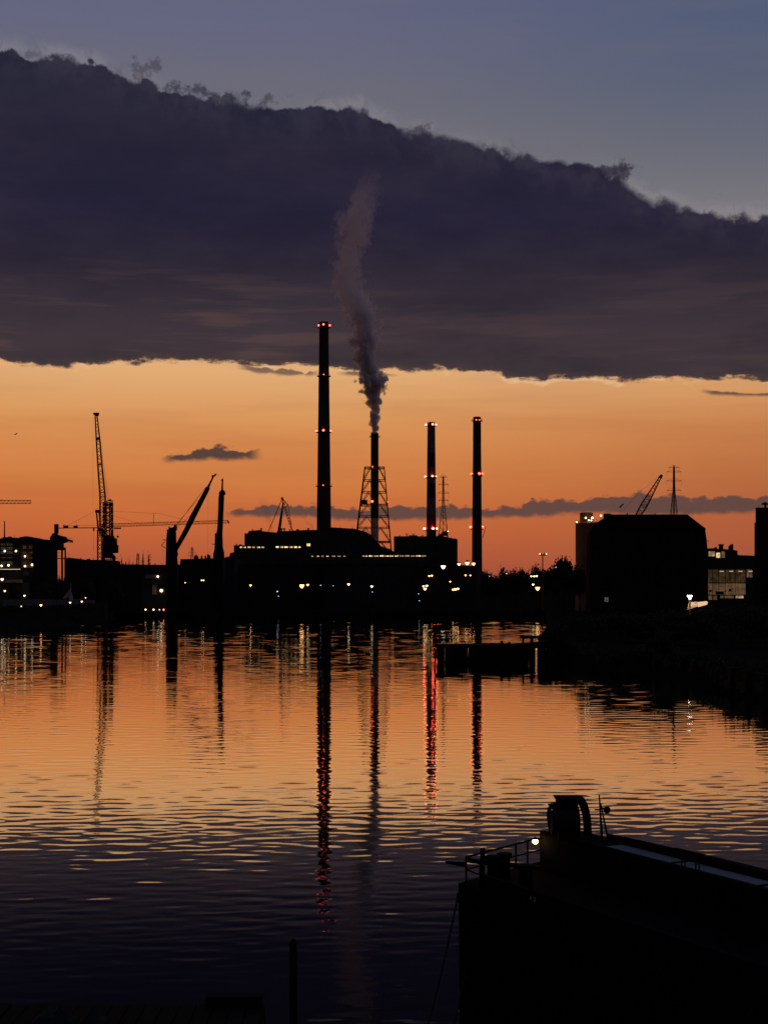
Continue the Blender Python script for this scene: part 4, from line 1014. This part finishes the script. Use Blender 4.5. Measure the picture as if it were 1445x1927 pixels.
for px, py, Y, w, lab in [
    (1098,1150,230,70,'round bush at the left end of the right bank'), (1150,1148,238,80,'wide bush on the right bank in front of the warehouse porch'),
    (1205,1156,215,80,'bush on the right bank below the middle of the warehouse'), (1262,1150,205,70,'taller bush on the right bank below the bright lamp'),
    (1322,1152,205,74,'bush on the right bank below the glowing slab'), (1372,1129,250,84,'dark shrub hiding the foot of the office block'),
    (1250,1170,172,62,'tall narrow leafed tree nearest the water on the right bank'), (1432,1128,200,90,'dark shrub at the right edge below the plain tower'), (1060,1168,250,60,'low bush behind the jetty railing')]:
    tree('bush', px, py, Y, w, lab, g3, base=2.5, kind='bush')
g4 = 'trees on the left bank'
for px, py, Y, w, lab in [(86,1092,520,34,'dark tree behind the long pale wall, left of the sail canopy'),(118,1086,540,30,'dark tree directly behind the sail canopy'),
                          (168,1084,560,36,'dark tree right of the sail canopy'),(215,1092,600,34,'dark tree where the left bank meets the far quay'),(24,1098,520,34,'dark tree at the left edge below the flats')]:
    tree('tree', px, py, Y, w, lab, g4, base=2.2)

# ------------------------------------------------------------------ street and yard lamps
def lamp(px, py, Y, g, r, label, base=GZ, group='lit lamps along the docks', name='street_lamp'):
    p = at(px, py, Y); t = thing(name, (p.x, Y, base), label, 'lamp', group)
    MB().lathe((p.x+.9, Y), [(.16, base-.2), (.13, base+1.2), (.08, p.z+r*1.3)], 8).bar((p.x+.9, Y, p.z+r*1.25), (p.x, Y, p.z+r*1.35), .10).build('post', M_STEEL, t)
    MB().lathe((p.x, Y), [(r*1.0, p.z+r*.45), (r*.9, p.z+r*1.0), (r*.3, p.z+r*1.4)], 10).build('lamp_head', M_STEEL, t)
    MB().lathe((p.x, Y), [(r*.25, p.z-r*1.0), (r*.62, p.z-r*.55), (r*.95, p.z+.05*r), (r*.95, p.z+r*.44)], 10).build('bulb', g, t, True)
    return t
LB_ = 'lit lamps on the left bank'
for px, py, Y, g, r, lab, base, gr in [
    (4,1090,560,G_WHITE,.80,'large white lamp at the left edge under the low pale wing',2.2,LB_),
    (9,1112,540,G_AMBER,.50,'small yellowish lamp at the left edge above the pale wall',2.2,LB_),
    (46,1121,500,G_WHITE,.48,'white lamp standing just above the pale wall, left part',2.2,LB_),
    (82,1104,520,G_WHITE,.42,'white lamp with a thin lit post above the pale wall',2.2,LB_),
    (40,1141,440,G_WARM,.26,'smallest lamp in front of the pale wall by the hedge',2.2,LB_),
    (77,1139,440,G_AMBER,.46,'yellowish oval lamp in front of the pale wall by the hedge',2.2,LB_),
    (132,1134,440,G_WHITE,.40,'white lamp at the foot of the sail canopy',2.2,LB_),
    (154,1132,445,G_WARM,.38,'warm lamp just right of the sail canopy',2.2,LB_),
    (161,1125,450,G_WARM,.26,'tiny warm lamp above and right of the sail canopy',2.2,LB_)]:
    lamp(px, py, Y, g, r*.8, lab, base, gr)
for px, py, Y, g, r, lab in [
    (348.5,1096.5,660,G_WHITE,.28,'tiny white lamp just right of the leaning boom crane foot'),
    (379.5,1092,660,G_WARM,.36,'left lamp of a close pair between the two boom cranes'),(383,1092,660,G_WARM,.36,'right lamp of a close pair between the two boom cranes'),
    (471.5,1101.5,655,G_AMBER,.48,'single yellow lamp on the dark quay right of the upright boom crane'),
    (522,1113,648,G_BLUE,.34,'small bluish white lamp low on the quay left of the amber lamp'),(524,1122,648,G_BLUE,.22,'faint bluish lamp low on the quay'),
    (568,1102.5,652,G_AMBER,1.05,'biggest amber lamp on the quay left of the tallest chimney'),
    (579,1100.5,652,G_WARM,.55,'warm lamp right beside the biggest amber lamp'),
    (603.5,1101.5,660,G_BLUE,.24,'faint lamp below the tallest chimney'),(627,1102.5,660,G_BLUE,.18,'faintest lamp right of the tallest chimney'),
    (656,1099.5,655,G_WARM,.62,'warm lamp on the quay midway between the two tallest chimneys'),
    (699.5,1103.5,655,G_WARM,.60,'warm lamp on the quay below the smoking chimney'),(700.5,1114,655,G_BLUE,.22,'faint lamp low under the smoking chimney'),
    (834,1066.5,665,G_WHITE,1.10,'very bright white lamp against the boiler house wall'),
    (807.5,1084,670,G_AMBER,.42,'left lamp of a dim pair below the banded chimney'),(812.5,1083.2,670,G_AMBER,.45,'right lamp of a dim pair below the banded chimney'),
    (797,1103.4,655,G_WARM,.55,'left lamp of the bright triple cluster on the quay'),(803,1102.4,655,G_WARM,.62,'right lamp of the bright triple cluster on the quay'),(799.6,1108,654,G_WARM,.72,'lowest lamp of the bright triple cluster on the quay'),
    (787.5,1117.5,652,G_BLUE,.24,'faint lamp low on the quay under the triple cluster'),(789,1130.5,652,G_BLUE,.22,'lowest faint lamp on the quay under the triple cluster'),
    (847,1094.5,665,G_AMBER,.36,'lone small yellow lamp below the boiler house corner'),
    (852.6,1109.6,655,G_AMBER,.55,'left lamp of the amber triple right of the bright cluster'),(857,1108.6,655,G_WARM,.68,'middle and brightest lamp of the amber triple'),(861.6,1108,655,G_AMBER,.55,'right lamp of the amber triple'),
    (876,1082.6,690,G_AMBER,.44,'warm lamp below the yard building, left one'),(885,1082.8,690,G_AMBER,.36,'warm lamp below the foot of the right hand chimney'),
    (863.6,1061.6,745,G_AMBER,.80,'lamp at the left corner of the yard building roof'),(879,1059.6,745,G_WARM,1.05,'brightest lamp on the yard building beside the chimney foot'),(891,1061,745,G_AMBER,.85,'lamp in front of the foot of the right hand chimney'),
    (953,1079.4,760,G_BLUE,.32,'pale lamp inside the domed tree'),(921,1084.6,760,G_BLUE,.24,'faint lamp in the dip of the tree line'),
    (999.6,1084.4,690,G_WARM,.46,'left one of three lamps in a row under the ragged tree'),(1005,1084.4,690,G_WARM,.50,'middle one of three lamps in a row under the ragged tree'),(1009.6,1084,690,G_WARM,.50,'right one of three lamps in a row under the ragged tree'),
    (1003,1100,660,G_WARM,.55,'white lamp just above the amber reflection'),(1011.5,1107,655,G_AMBER,1.0,'amber lamp added in place of a reflection low under the tree line'),  # the amber lamp is added where only a reflection shines
    (1046,1067.5,700,G_BLUE,.26,'faint lamp inside the biggest tree')]:
    lamp(px, py, Y, g, r, lab)
# bollard style lights on the quay edge
for px, g, r, lab in [(274,G_WARM,.40,'left warm light of the low row on the quay edge'),(289,G_WARM,.40,'second warm light of the low row on the quay edge'),(300,G_BLUE,.30,'bluish light of the low row on the quay edge'),
                      (308,glow('port_red',(1,.12,.06),8),.34,'red light at the right end of the low row on the quay edge')]:
    p = at(px, 1147.6, 640.4); t = thing('quay_light', (p.x, 640.4, GZ+.25), lab, 'light', 'low lights on the quay edge')
    MB().lathe((p.x,640.4), [(.16,GZ+.2),(.12,p.z-r*.6)], 8).build('post', M_STEEL, t); MB().ball(p, r, 8, 6).build('bulb', g, t, True)
# bright lamp below the warehouse, and a slab whose panel glows by itself
p = at(1298, 1125, 262); t = thing('yard_lamp', (p.x, 262, 2.6), 'bright flared white lamp in front of the warehouse beside the glowing slab', 'lamp')
MB().lathe((p.x, 262), [(.22,2.4),(.16,p.z-.32)], 10).build('post', M_PALE, t)
MB().lathe((p.x, 262), [(.14,p.z-.30),(.30,p.z+.1),(.52,p.z+.42)], 14).build('bulb', glow('flood_white',(1,.90,.78),16), t, True)
MB().lathe((p.x, 262), [(.56,p.z+.43),(.5,p.z+.5),(.1,p.z+.62)], 14).build('lamp_head', M_STEEL, t)
t = thing('ramp_slab', tuple(at(1315,1145,263)), 'pale slab with a glowing panel imitating lamplight, in front of the warehouse', 'ramp')
a = [at(1293,1147.6,261.6), at(1296,1134,263.4), at(1311,1132,263.4), at(1314,1141,261.6)]
q = MB(); o = 0
q.v = [Vector(v) for v in a] + [Vector(v)+Vector((0,.35,-.1)) for v in a]; q.f = [(0,1,2,3),(7,6,5,4),(0,1,5,4),(1,2,6,5),(2,3,7,6),(3,0,4,7)]; q.build('base', M_PALE, t)
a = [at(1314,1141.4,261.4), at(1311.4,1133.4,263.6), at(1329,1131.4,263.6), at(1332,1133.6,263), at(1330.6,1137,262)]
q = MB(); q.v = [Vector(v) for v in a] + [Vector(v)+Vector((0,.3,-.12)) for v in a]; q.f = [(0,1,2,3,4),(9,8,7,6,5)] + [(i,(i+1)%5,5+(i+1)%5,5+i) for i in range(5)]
q.build('self_lit_panel', glow('self_lit_panel', (1,.62,.32), .85), t)  # emits by itself in place of lamplight falling on the slab
pt = at(1315,1145,263); MB().box((pt.x-2.4,262.2,2.4),(pt.x+2.2,264.5,pt.z-.2)).build('footing', M_CONC, t)

# ------------------------------------------------------------------ jetty on piles
Y0 = 206.0
A = lambda x, y, d=0.0: at(x, y, Y0+d)
zd = A(900,1214).z
t = thing('jetty', (A(930,1250).x, Y0, 0), 'dark timber jetty on piles with railings, reaching out from the right bank', 'jetty')
xl, xr = A(822,1214).x, A(1062,1214).x
MB().box((xl, Y0, zd-.45), (xr, Y0+6.5, zd)).build('deck', M_WOOD, t)
r_ = random.Random(8)
for i in range(19):
    x = xl+.4+(xr-xl-.8)*i/18
    for d in (.5, 6.0):
        if i % 2 and d > 3: continue
        MB().bar((x+r_.uniform(-.1,.1), Y0+d, -1.2), (x, Y0+d, zd-.45), .42, .36, 8).build('pile', M_WOOD, t)
for x0, x1, lowz in ((822,880,-.3),(880.6,941,-.3),(944,954.5,-.3),(957,991,-.3),(993.5,999,.6),(1002,1007,-.3),(1010,1045,-.3),(1050,1062,.2)):
    a, b = A(x0,0).x, A(x1,0).x; n = max(1, int((b-a)/.9))
    for i in range(n):
        u0 = a+(b-a)*i/n; u1 = a+(b-a)*(i+1)/n
        MB().box((u0+.02, Y0-.22-.05*(i % 2), lowz), (u1-.02, Y0-.02, zd-.1)).build('dark_infill_board', M_WOOD, t)  # boards added so the gaps below the deck come out dark
MB().pxprism([(822,1218),(838,1216),(856,1213.4),(862,1216),(884,1217),(906,1213),(918,1213.4),(924,1211.6),(970,1212.6),(1060,1205)], Y0+2, 3.4, zd+.003).build('stacked_timber', M_WOOD, t)
def rail(x0, x1, y0, y1, n, d=.3, mid=True):
    q = MB()
    for i in range(n+1):
        f = i/n; x = x0+(x1-x0)*f; y = y0+(y1-y0)*f; p = A(x, y, d); q.bar((p.x, p.y, zd), p, .07)
    q.bar(A(x0,y0,d), A(x1,y1,d), .07)
    if mid: q.bar(A(x0,(y0+1217)/2,d), A(x1,(y1+1217)/2,d), .05)
    q.build('railing', M_STEEL, t)
rail(869, 886, 1207, 1207.4, 3)
q = MB().bar(A(838,1217,.3), A(869,1207,.3), .09); q.build('gangway_rail', M_STEEL, t)
q = MB().box((A(984,0).x, Y0+1, zd+.9), (A(1034,0).x, Y0+5, zd+1.2)); q.build('upper_deck', M_WOOD, t)
for x in (986, 1001, 1016, 1031): MB().bar((A(x,0).x, Y0+1.4, zd), (A(x,0).x, Y0+1.4, zd+.9), .25).build('deck_post', M_WOOD, t)
q = MB()
for i in range(5):
    p = A(985+11.6*i, 1197.6, 1.1); q.bar((p.x, p.y, zd+1.2), p, .08)
q.bar(A(985,1198,1.1), A(1032,1197.6,1.1), .08).bar(A(985,1201.4,1.1), A(1032,1201,1.1), .06); q.build('railing', M_STEEL, t)
for x, y, w_ in ((1001,1201,.5),(1036,1197,.55),(1041,1203,.45),(1047,1199,.6),(1053,1204,.5),(1058,1200,.55),(958,1208,.4),(944,1206,.45)):
    p = A(x, y, -.5); MB().bar((p.x, p.y, -1.2), p, w_, w_*.9, 8).build('pile', M_WOOD, t)
# mooring dolphins: bundles of piles in front of the jetty
for px, w, top, lab in ((1027,13,1222,'stout bundle of mooring piles standing in front of the jetty'),):
    c = A(px, 1260, -16); t2 = thing('mooring_dolphin', (c.x, c.y, 0), lab, 'mooring post')
    zt = at(px, top, c.y).z
    for i in range(7):
        g = 2*math.pi*i/6; rr = 0 if i == 6 else .62
        MB().bar((c.x+rr*1.25*math.cos(g), c.y+rr*1.25*math.sin(g), -1), (c.x+rr*math.cos(g), c.y+rr*math.sin(g), zt-.1*(i % 3)), .5, .46, 8).build('pile', M_WOOD, t2)

# ------------------------------------------------------------------ barge in the foreground, moored along the right
ax = Vector((.47, -.883, 0)).normalized(); nx = Vector((-ax.y, ax.x, 0)); A0 = Vector((1.66, 32.0, 0))
def B(t_, n_, z): return A0 + ax*t_ + nx*n_ + Vector((0,0,z))
HZ = 3.55; N0, CZ = 2.42, 4.47
t = thing('barge', tuple(B(0,0,0)), 'large black barge moored at lower right, with a lit deck lamp and pale hatch edge', 'barge')
def bx(t0,t1,n0,n1,z0,z1, mb=None):
    return (mb or MB()).quadbox([B(t0,n0,z0),B(t1,n0,z0),B(t1,n1,z0),B(t0,n1,z0),B(t0,n0,z1),B(t1,n0,z1),B(t1,n1,z1),B(t0,n1,z1)])
hull = MB(); L_ = 30
outl = [(0,0),(L_,0),(L_,7.2),(-1.2,7.2),(-2.1,5.4),(-1.08,2.50)]
q0 = [B(a,b,-.8) for a,b in [(.02,.03),(L_,.03),(L_,7.1),(-1.0,7.1),(-1.9,5.4),(-.95,2.5)]]; q1 = [B(a,b,HZ) for a,b in outl]; n = len(outl)
hull.v = q0+q1; hull.f = [(i,(i+1)%n,n+(i+1)%n,n+i) for i in range(n)]+[tuple(range(n))[::-1], tuple(range(n,2*n))]
hull.build('hull', M_HULL, t)
bx(.05,L_,-.08,-.003,HZ-.42,HZ-.22).build('rubbing_strake', M_HULL, t)
bx(.9,L_,.003,.08,HZ+.003,HZ+.36).build('bulwark', M_HULL, t)
bx(-.35, L_, N0, N0+.14, HZ+.003, CZ).build('coaming', M_HULL, t)
bx(-.35, 1.9, N0+.143, N0+.95, HZ+.003, CZ-.03).build('forecastle_block', M_HULL, t)
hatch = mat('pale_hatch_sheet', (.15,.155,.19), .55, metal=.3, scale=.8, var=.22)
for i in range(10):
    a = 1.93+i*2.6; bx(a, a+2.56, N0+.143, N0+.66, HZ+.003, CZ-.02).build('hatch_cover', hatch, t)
for i in range(10):
    a = 1.93+i*2.6; bx(a+2.2, a+2.28, N0+.145, N0+.655, CZ-.018, CZ-.004).build('hatch_rib', M_HULL, t)
bx(1.93, L_, N0+.665, N0+.95, HZ+.003, CZ+.01).build('far_coaming', M_HULL, t)
q = MB()
for i in range(24):
    a = 1.2+i*1.2; q.bar(B(a,N0+.8,CZ+.05+.03*math.sin(i*.9)), B(a+1.2,N0+.8,CZ+.05+.03*math.sin((i+1)*.9)), .12, None, 6)
q.build('rolled_tarpaulin', M_HULL, t)
def hoop(a, nn, w, h, z, th=.03):
    q = MB(); P = [B(a,nn,z), B(a,nn,z+h*.75), B(a+w*.25,nn,z+h), B(a+w*.75,nn,z+h), B(a+w,nn,z+h*.75), B(a+w,nn,z)]
    for p0,p1 in zip(P,P[1:]): q.bar(p0,p1,th,None,6)
    q.build('grab_hoop', M_HULL, t)
hoop(4.63,N0+.07,.10,.17,CZ); hoop(5.06,N0+.07,.10,.17,CZ)
# windlass on the fore end of the coaming
px_b = lambda x, y, d: at(x, y, d)
D = 32.7; zb = 4.40
C0 = at(1070, 1566, D); k_ = D/F
wl = MB().box((C0.x-20*k_, D-.18, zb), (C0.x+16*k_, D+.5, at(0,1503,D).z)); wl.build('windlass_housing', M_HULL, t)
MB().box((C0.x-24*k_, D-.22, at(0,1505.5,D).z), (C0.x+29*k_, D+.54, at(0,1502.6,D).z)).build('windlass_top', M_HULL, t)
q = MB(); P = [at(1092,1505,D-.1), at(1098,1516,D-.1), at(1103,1532,D-.1), at(1105,1550,D-.1), at(1106,1572,D-.1)]
for a,b in zip(P,P[1:]): q.bar(a,b,.19,None,6)
P = [at(1083,1512,D-.1), at(1087,1526,D-.1), at(1089,1545,D-.1), at(1089,1572,D-.1)]
for a,b in zip(P,P[1:]): q.bar(a,b,.08,None,6)
q.build('brake_guard', M_HULL, t)
q = MB(); P = [at(1040,1514,D), at(1034,1520,D), at(1032,1534,D), at(1034,1552,D), at(1037,1572,D)]
for a,b in zip(P,P[1:]): q.bar(a,b,.09,None,6)
q.bar(at(1031,1514.5,D), at(1051,1514.5,D), .035).bar(at(1044,1516,D), at(1050,1528,D), .12).bar(at(1036,1541,D), at(1050,1536,D), .04).box((at(1041,0,D).x,D-.1,at(0,1530,D).z),(at(1051,0,D).x,D+.2,at(0,1513,D).z))
q.build('winch_arm', M_HULL, t)
dr = MB(); c = at(1060,1548,D-.3)
for i in range(16): pass
dr.bar(c-Vector((.28,0,0)), c+Vector((.28,0,0)), .55, None, 16); dr.build('winch_drum', M_STEEL, t)
D2 = 31.9
m_ = MB().bar(at(1133,1586,D2), at(1127.4,1496,D2), .065, .03, 8); m_.build('light_mast', M_HULL, t)
MB().bar(at(1145,1586,D2), at(1130,1512,D2), .045, .035, 6).bar(at(1119,1524.6,D2), at(1130,1524.6,D2), .03).build('mast_stay', M_HULL, t)
MB().ball(at(1142,1525,D2), .085, 10, 6, (1,.6,1)).bar(at(1130,1521,D2), at(1140,1524,D2), .04).build('searchlight', M_HULL, t)
for x, h in ((1112,8),(1119,5)):
    p = at(x,1570,D); MB().bar(Vector((p.x,p.y,4.3)), Vector((p.x,p.y,4.44+h*.005)), .10, None, 8).build('bollard', M_HULL, t)
# deck lamp on the end of the coaming
lp = at(1007, 1584, 33.2)
f = MB().bar(at(1021,1578,33.2), at(1008,1579.6,33.2), .03).lathe((lp.x,33.2), [(.085,lp.z+.05),(.03,lp.z+.1)], 10).build('deck_lamp', M_HULL, t)
MB().ball(lp, .062, 10, 6).build('bulb', glow('deck_bulb', (1,.60,.26), 26), f, True)
# railing round the lower end deck
def dz(x, y, d): return at(x, y, d)
q = MB(); R_ = .05
rp = [B(.75,.10,0), B(.10,.14,0), B(-.98,2.5,0), B(-1.42,3.7,0)]
for z in (HZ+.58, HZ+.30):
    for a,b in zip(rp,rp[1:]): q.bar(a+Vector((0,0,z)), b+Vector((0,0,z)), R_ if z > 4 else .035, None, 6)
for a in (rp[0], rp[1], rp[1].lerp(rp[2],.80), rp[2], rp[3]):
    q.bar(a+Vector((0,0,HZ)), a+Vector((0,0,HZ+.58)), .045, None, 6)
q.build('railing', M_HULL, t)
for (a, b), r in (((.25,.75),.13), ((.10,1.15),.13), ((1.5,.8),.14)):
    p = B(a,b,0); MB().lathe((p.x,p.y), [(r,HZ),(r,HZ+.48),(r*1.35,HZ+.5),(r*1.35,HZ+.58)], 12).build('bollard', M_HULL, t)
MB().bar(B(.02,.62,HZ), B(.02,.62,HZ+.72), .11, None, 8).build('stern_post', M_HULL, t)
MB().bar(B(.12,.2,HZ+.50), B(-.3,2.38,HZ+.06), .09).build('boarding_plank', M_WOOD, t)
MB().bar(at(838,1623,31.9), B(.12,.10,HZ+.42), .05, .12, 8).build('boom_spar', M_HULL, t)
# draught figures on the hull side
def glyphs(text, size, face_t, z, parent):
    cu = bpy.data.curves.new('draught_figures', 'FONT'); cu.body = text; cu.size = size; cu.extrude = .002; cu.space_character = 1.3
    ob = bpy.data.objects.new('tmp', cu); COL.objects.link(ob)
    dg = bpy.context.evaluated_depsgraph_get(); me = bpy.data.meshes.new_from_object(ob.evaluated_get(dg)); bpy.data.objects.remove(ob)
    me.materials.clear(); me.materials.append(M_WHITE); me.name = 'draught_figures'
    o = bpy.data.objects.new('draught_figures', me); COL.objects.link(o); o.parent = parent
    M = Matrix((ax, Vector((0,0,1)), -nx)).transposed().to_4x4(); M.translation = B(face_t, -.012, z) - parent.location
    o.matrix_local = M
glyphs('4 U', .13, 2.85, HZ+.16, t)

# mooring ropes
def rope(p, q_, sag, label, r=.022):
    t3 = MB(); n = 14; P = []
    for i in range(n+1):
        f = i/n; v = Vector(p).lerp(Vector(q_), f); v.z -= sag*4*f*(1-f); P.append(v)
    for a,b in zip(P,P[1:]): t3.bar(a,b,r*2,None,6)
    tag(t3.build('mooring_rope', mat('tarred_rope', (.05,.045,.04), .95, scale=4)), label, 'rope', 'mooring ropes of the barge')
rope(B(0,.05,HZ-.05), at(800,1950,31.0), .12, 'slanting mooring rope running from the barge corner down into the water')
rope(B(.25,.05,1.7), at(846,1960,30.6), .05, 'short steep mooring rope close against the barge corner')

# ------------------------------------------------------------------ bottom left: pontoon, pile, bundles
t = thing('pontoon', (at(250,1900,33).x, 33, 0), 'low dark pontoon floating at the bottom left corner', 'pontoon')
x0, x1 = at(-260,0,33.5).x, at(500,0,33.5).x
MB().box((x0, 28, -.4), (x1, 33.4, .38)).build('float', M_WOOD, t)
for i in range(24):
    a = x0+(x1-x0)*i/24; MB().box((a+.02, 28, .383), (a+(x1-x0)/24-.02, 33.4, .43+.012*(i % 3))).build('plank', M_WOOD, t)
MB().box((at(392,0,33.5).x, 33.0, .45), (x1-.05, 33.35, .72)).build('kerb_beam', M_WOOD, t)
c = at(552, 1900, 34.5); tp = at(552, 1768, 34.5)
tag(MB().lathe((c.x, 34.5), [(.10,-1),(.09,tp.z-.12),(.05,tp.z)], 12).build('mooring_post', M_WOOD, None, True), 'single thin mooring post standing in the water near the pontoon', 'mooring post')
r_ = np.random.default_rng(2)
tarp = mat('weathered_tarpaulin', (.02,.022,.028), .9, scale=1.2, spec=.06)
for px, py, lab in ((90,1880,'crumpled pale tarpaulin at the left end of the pontoon'),(118,1892,'flatter tarpaulin fold in the middle of the pontoon'),(178,1899,'small tarpaulin bundle towards the right on the pontoon')):
    p = at(px, py, 32.2); q = MB(); n = 7
    for i in range(n):
        for j in range(5):
            q.v.append(Vector((p.x+(i/(n-1)-.5)*.62, 31.7+j*.16, .46+.16*math.sin(math.pi*i/(n-1))*math.sin(math.pi*j/4)*r_.uniform(.5,1.4)+r_.uniform(0,.02))))
    for i in range(n-1):
        for j in range(4): q.f.append((i*5+j,(i+1)*5+j,(i+1)*5+j+1,i*5+j+1))
    o = q.build('tarpaulin', tarp); o.modifiers.new('cloth_thickness','SOLIDIFY').thickness = .02
    tag(o, lab, 'tarpaulin', 'tarpaulins left on the pontoon')

# bird
p = at(29, 817, 300); t = MB()
for sg in (-1, 1):
    o = len(t.v); t.v += [p+Vector((-.12,0,-.05)), p+Vector((.16,0,.02)), p+Vector((.34*sg+.15,.28*sg,.26*sg+.10)), p+Vector((.12*sg-.05,.34*sg,.14*sg+.10))]; t.f.append((o,o+1,o+2,o+3))
t.ball(p, .13, 8, 6, (1.8,.8,.8)).bar(p+Vector((.2,0,.03)), p+Vector((.36,0,.08)), .12, .03)
tag(t.build('bird', M_STEEL), 'single bird gliding in the orange sky at far left', 'bird')

# ------------------------------------------------------------------ smoke: real volumes
def plume(name, pts, Y, label, dens, alb, seed, z_fade, scale, soft=.45, aniso=.35, step=.6, wide=1.0):
    """pts = (px, py, half width px) along the centre line"""
    s = Y/F
    P = [(at(x, y, Y), w*s*wide) for x, y, w in pts]; z0, z1 = P[0][0].z, P[-1][0].z
    base = Vector((P[0][0].x, Y, z0)); mb = MB(); n = 14
    for c, r in P:
        R = r*1.75+.4*s*2
        for i in range(n):
            g = 2*math.pi*i/n; mb.v.append(Vector((c.x+R*math.cos(g), Y+R*math.sin(g), c.z)))
    for q in range(len(P)-1):
        for i in range(n):
            j = (i+1) % n; mb.f.append((q*n+i, q*n+j, (q+1)*n+j, (q+1)*n+i))
    mb.f.append(tuple(reversed(range(n)))); mb.f.append(tuple((len(P)-1)*n+i for i in range(n)))
    m = bpy.data.materials.new(name); m.use_nodes = True; k = NT(m.node_tree); k.n.clear()
    g = k.n.new('ShaderNodeNewGeometry').outputs['Position']; X, Yc, Z = k.xyz(g)
    xs = [c.x for c, r in P]; rs = [r for c, r in P]
    cx = k.curve(Z, [(c.z, c.x) for c, r in P], z0, z1, min(xs)-1, max(xs)+1)
    rr = k.curve(Z, [(c.z, r) for c, r in P], z0, z1, 0, max(rs)*1.2)
    ox = k.sub(X, cx); oy = k.sub(Yc, Y)
    d = k.m('DIVIDE', k.m('SQRT', k.add(k.mul(ox, ox), k.mul(oy, oy))), rr)
    v = k.vm('ADD', k.vm('MULTIPLY', g, (1, 1, .8)), (seed, 0, 0))
    # puffs grow with height: mix of fine and coarse noise
    f = k.smooth(Z, z0, z0+(z1-z0)*.5, 0, 1, 'LINEAR')
    nz = k.add(k.mul(k.noise(v, scale*2.6, 4, .68), k.sub(1.0, f)), k.mul(k.noise(v, scale, 5, .66), f))
    vo = k.n.new('ShaderNodeTexVoronoi'); vo.feature = 'F1'; vo.inputs['Scale'].default_value = scale*1.5; vo.inputs['Detail'].default_value = 1.5; vo.inputs['Roughness'].default_value = .55
    wob = k.noise(v, scale*2.0, 2, .5)
    k.put(k.vm('ADD', v, k.vec(k.mul(wob, 3.0), k.mul(wob, -2.0), k.mul(wob, 2.0))), vo.inputs['Vector'])
    e = k.add(k.add(k.sub(1.10, d), k.mul(k.sub(nz, .5), 2.4)), k.mul(k.sub(.42, vo.outputs['Distance']), .9))
    sf = k.smooth(Z, z0, z1, .07, soft, 'LINEAR')
    body = k.smooth(k.m('DIVIDE', e, sf), -.3, 1.0)
    fade = k.curve(Z, [(at(0,y,Y).z, q) for y, q in z_fade], z0, z1, 0, 1)
    den = k.mul(k.mul(body, fade), dens)
    pv = k.n.new('ShaderNodeVolumePrincipled'); pv.inputs['Color'].default_value = alb
    pv.inputs['Anisotropy'].default_value = aniso
    k.put(den, pv.inputs['Density'])
    o = k.n.new('ShaderNodeOutputMaterial'); k.l.new(pv.outputs[0], o.inputs['Volume'])
    m.cycles.volume_step_rate = step
    ob = mb.build(name, m); tag(ob, label, 'smoke', kind='stuff'); return ob
plume('smoke_plume', [(705,816,5.8),(704.5,800,6.6),(704.5,780,8.2),(703.5,762,10),(702,748,12.5),(703,735,16),(704,722,20),(699,708,19),(693,695,17),(688,680,19),(686,662,21),(685,645,22),
      (688,625,22),(688,606,24),(678,585,26),(668,566,28),(656,548,27),(650,528,24),(654,505,22),(656,485,22),(659,462,25),(667,440,27),(672,415,30),(676,395,27),(684,370,22),(694,345,22),(706,318,22)],
      1000, 'grey smoke plume rising from the smoking chimney and thinning upwards',
      1.25, (.94,.96,.975,1), 3.0, [(816,1),(760,.8),(700,.6),(640,.45),(600,.26),(560,.17),(500,.12),(420,.10),(380,.07),(345,.025),(318,0)], .10, step=.12, wide=1.45)
plume('steam_puff', [(513,1002,3),(510,992,5),(505,980,7),(502,968,9),(500,955,11),(496,942,12),(490,930,10)], 1000, 'thin steam drifting up left of the double jib harbour crane',
      .10, (.80,.74,.72,1), 8.0, [(1002,1),(985,.8),(965,.4),(930,0)], .16)
plume('steam_puff', [(588,997,3),(586,990,5),(579,984,6),(574,974,5),(575,962,6),(577,950,6)], 1000, 'small curl of steam between the harbour crane and the tallest chimney',
      .12, (.80,.74,.72,1), 14.0, [(997,1),(982,.9),(968,.45),(950,0)], .2)
plume('smoke_wisp', [(609,605,4),(608,596,8),(604,585,12),(598,570,16),(594,552,20),(592,530,22)], 1000, 'barely visible smoke haze over the mouth of the tallest chimney',
      .010, (.85,.6,.55,1), 21.0, [(605,1),(575,.7),(530,0)], .1)
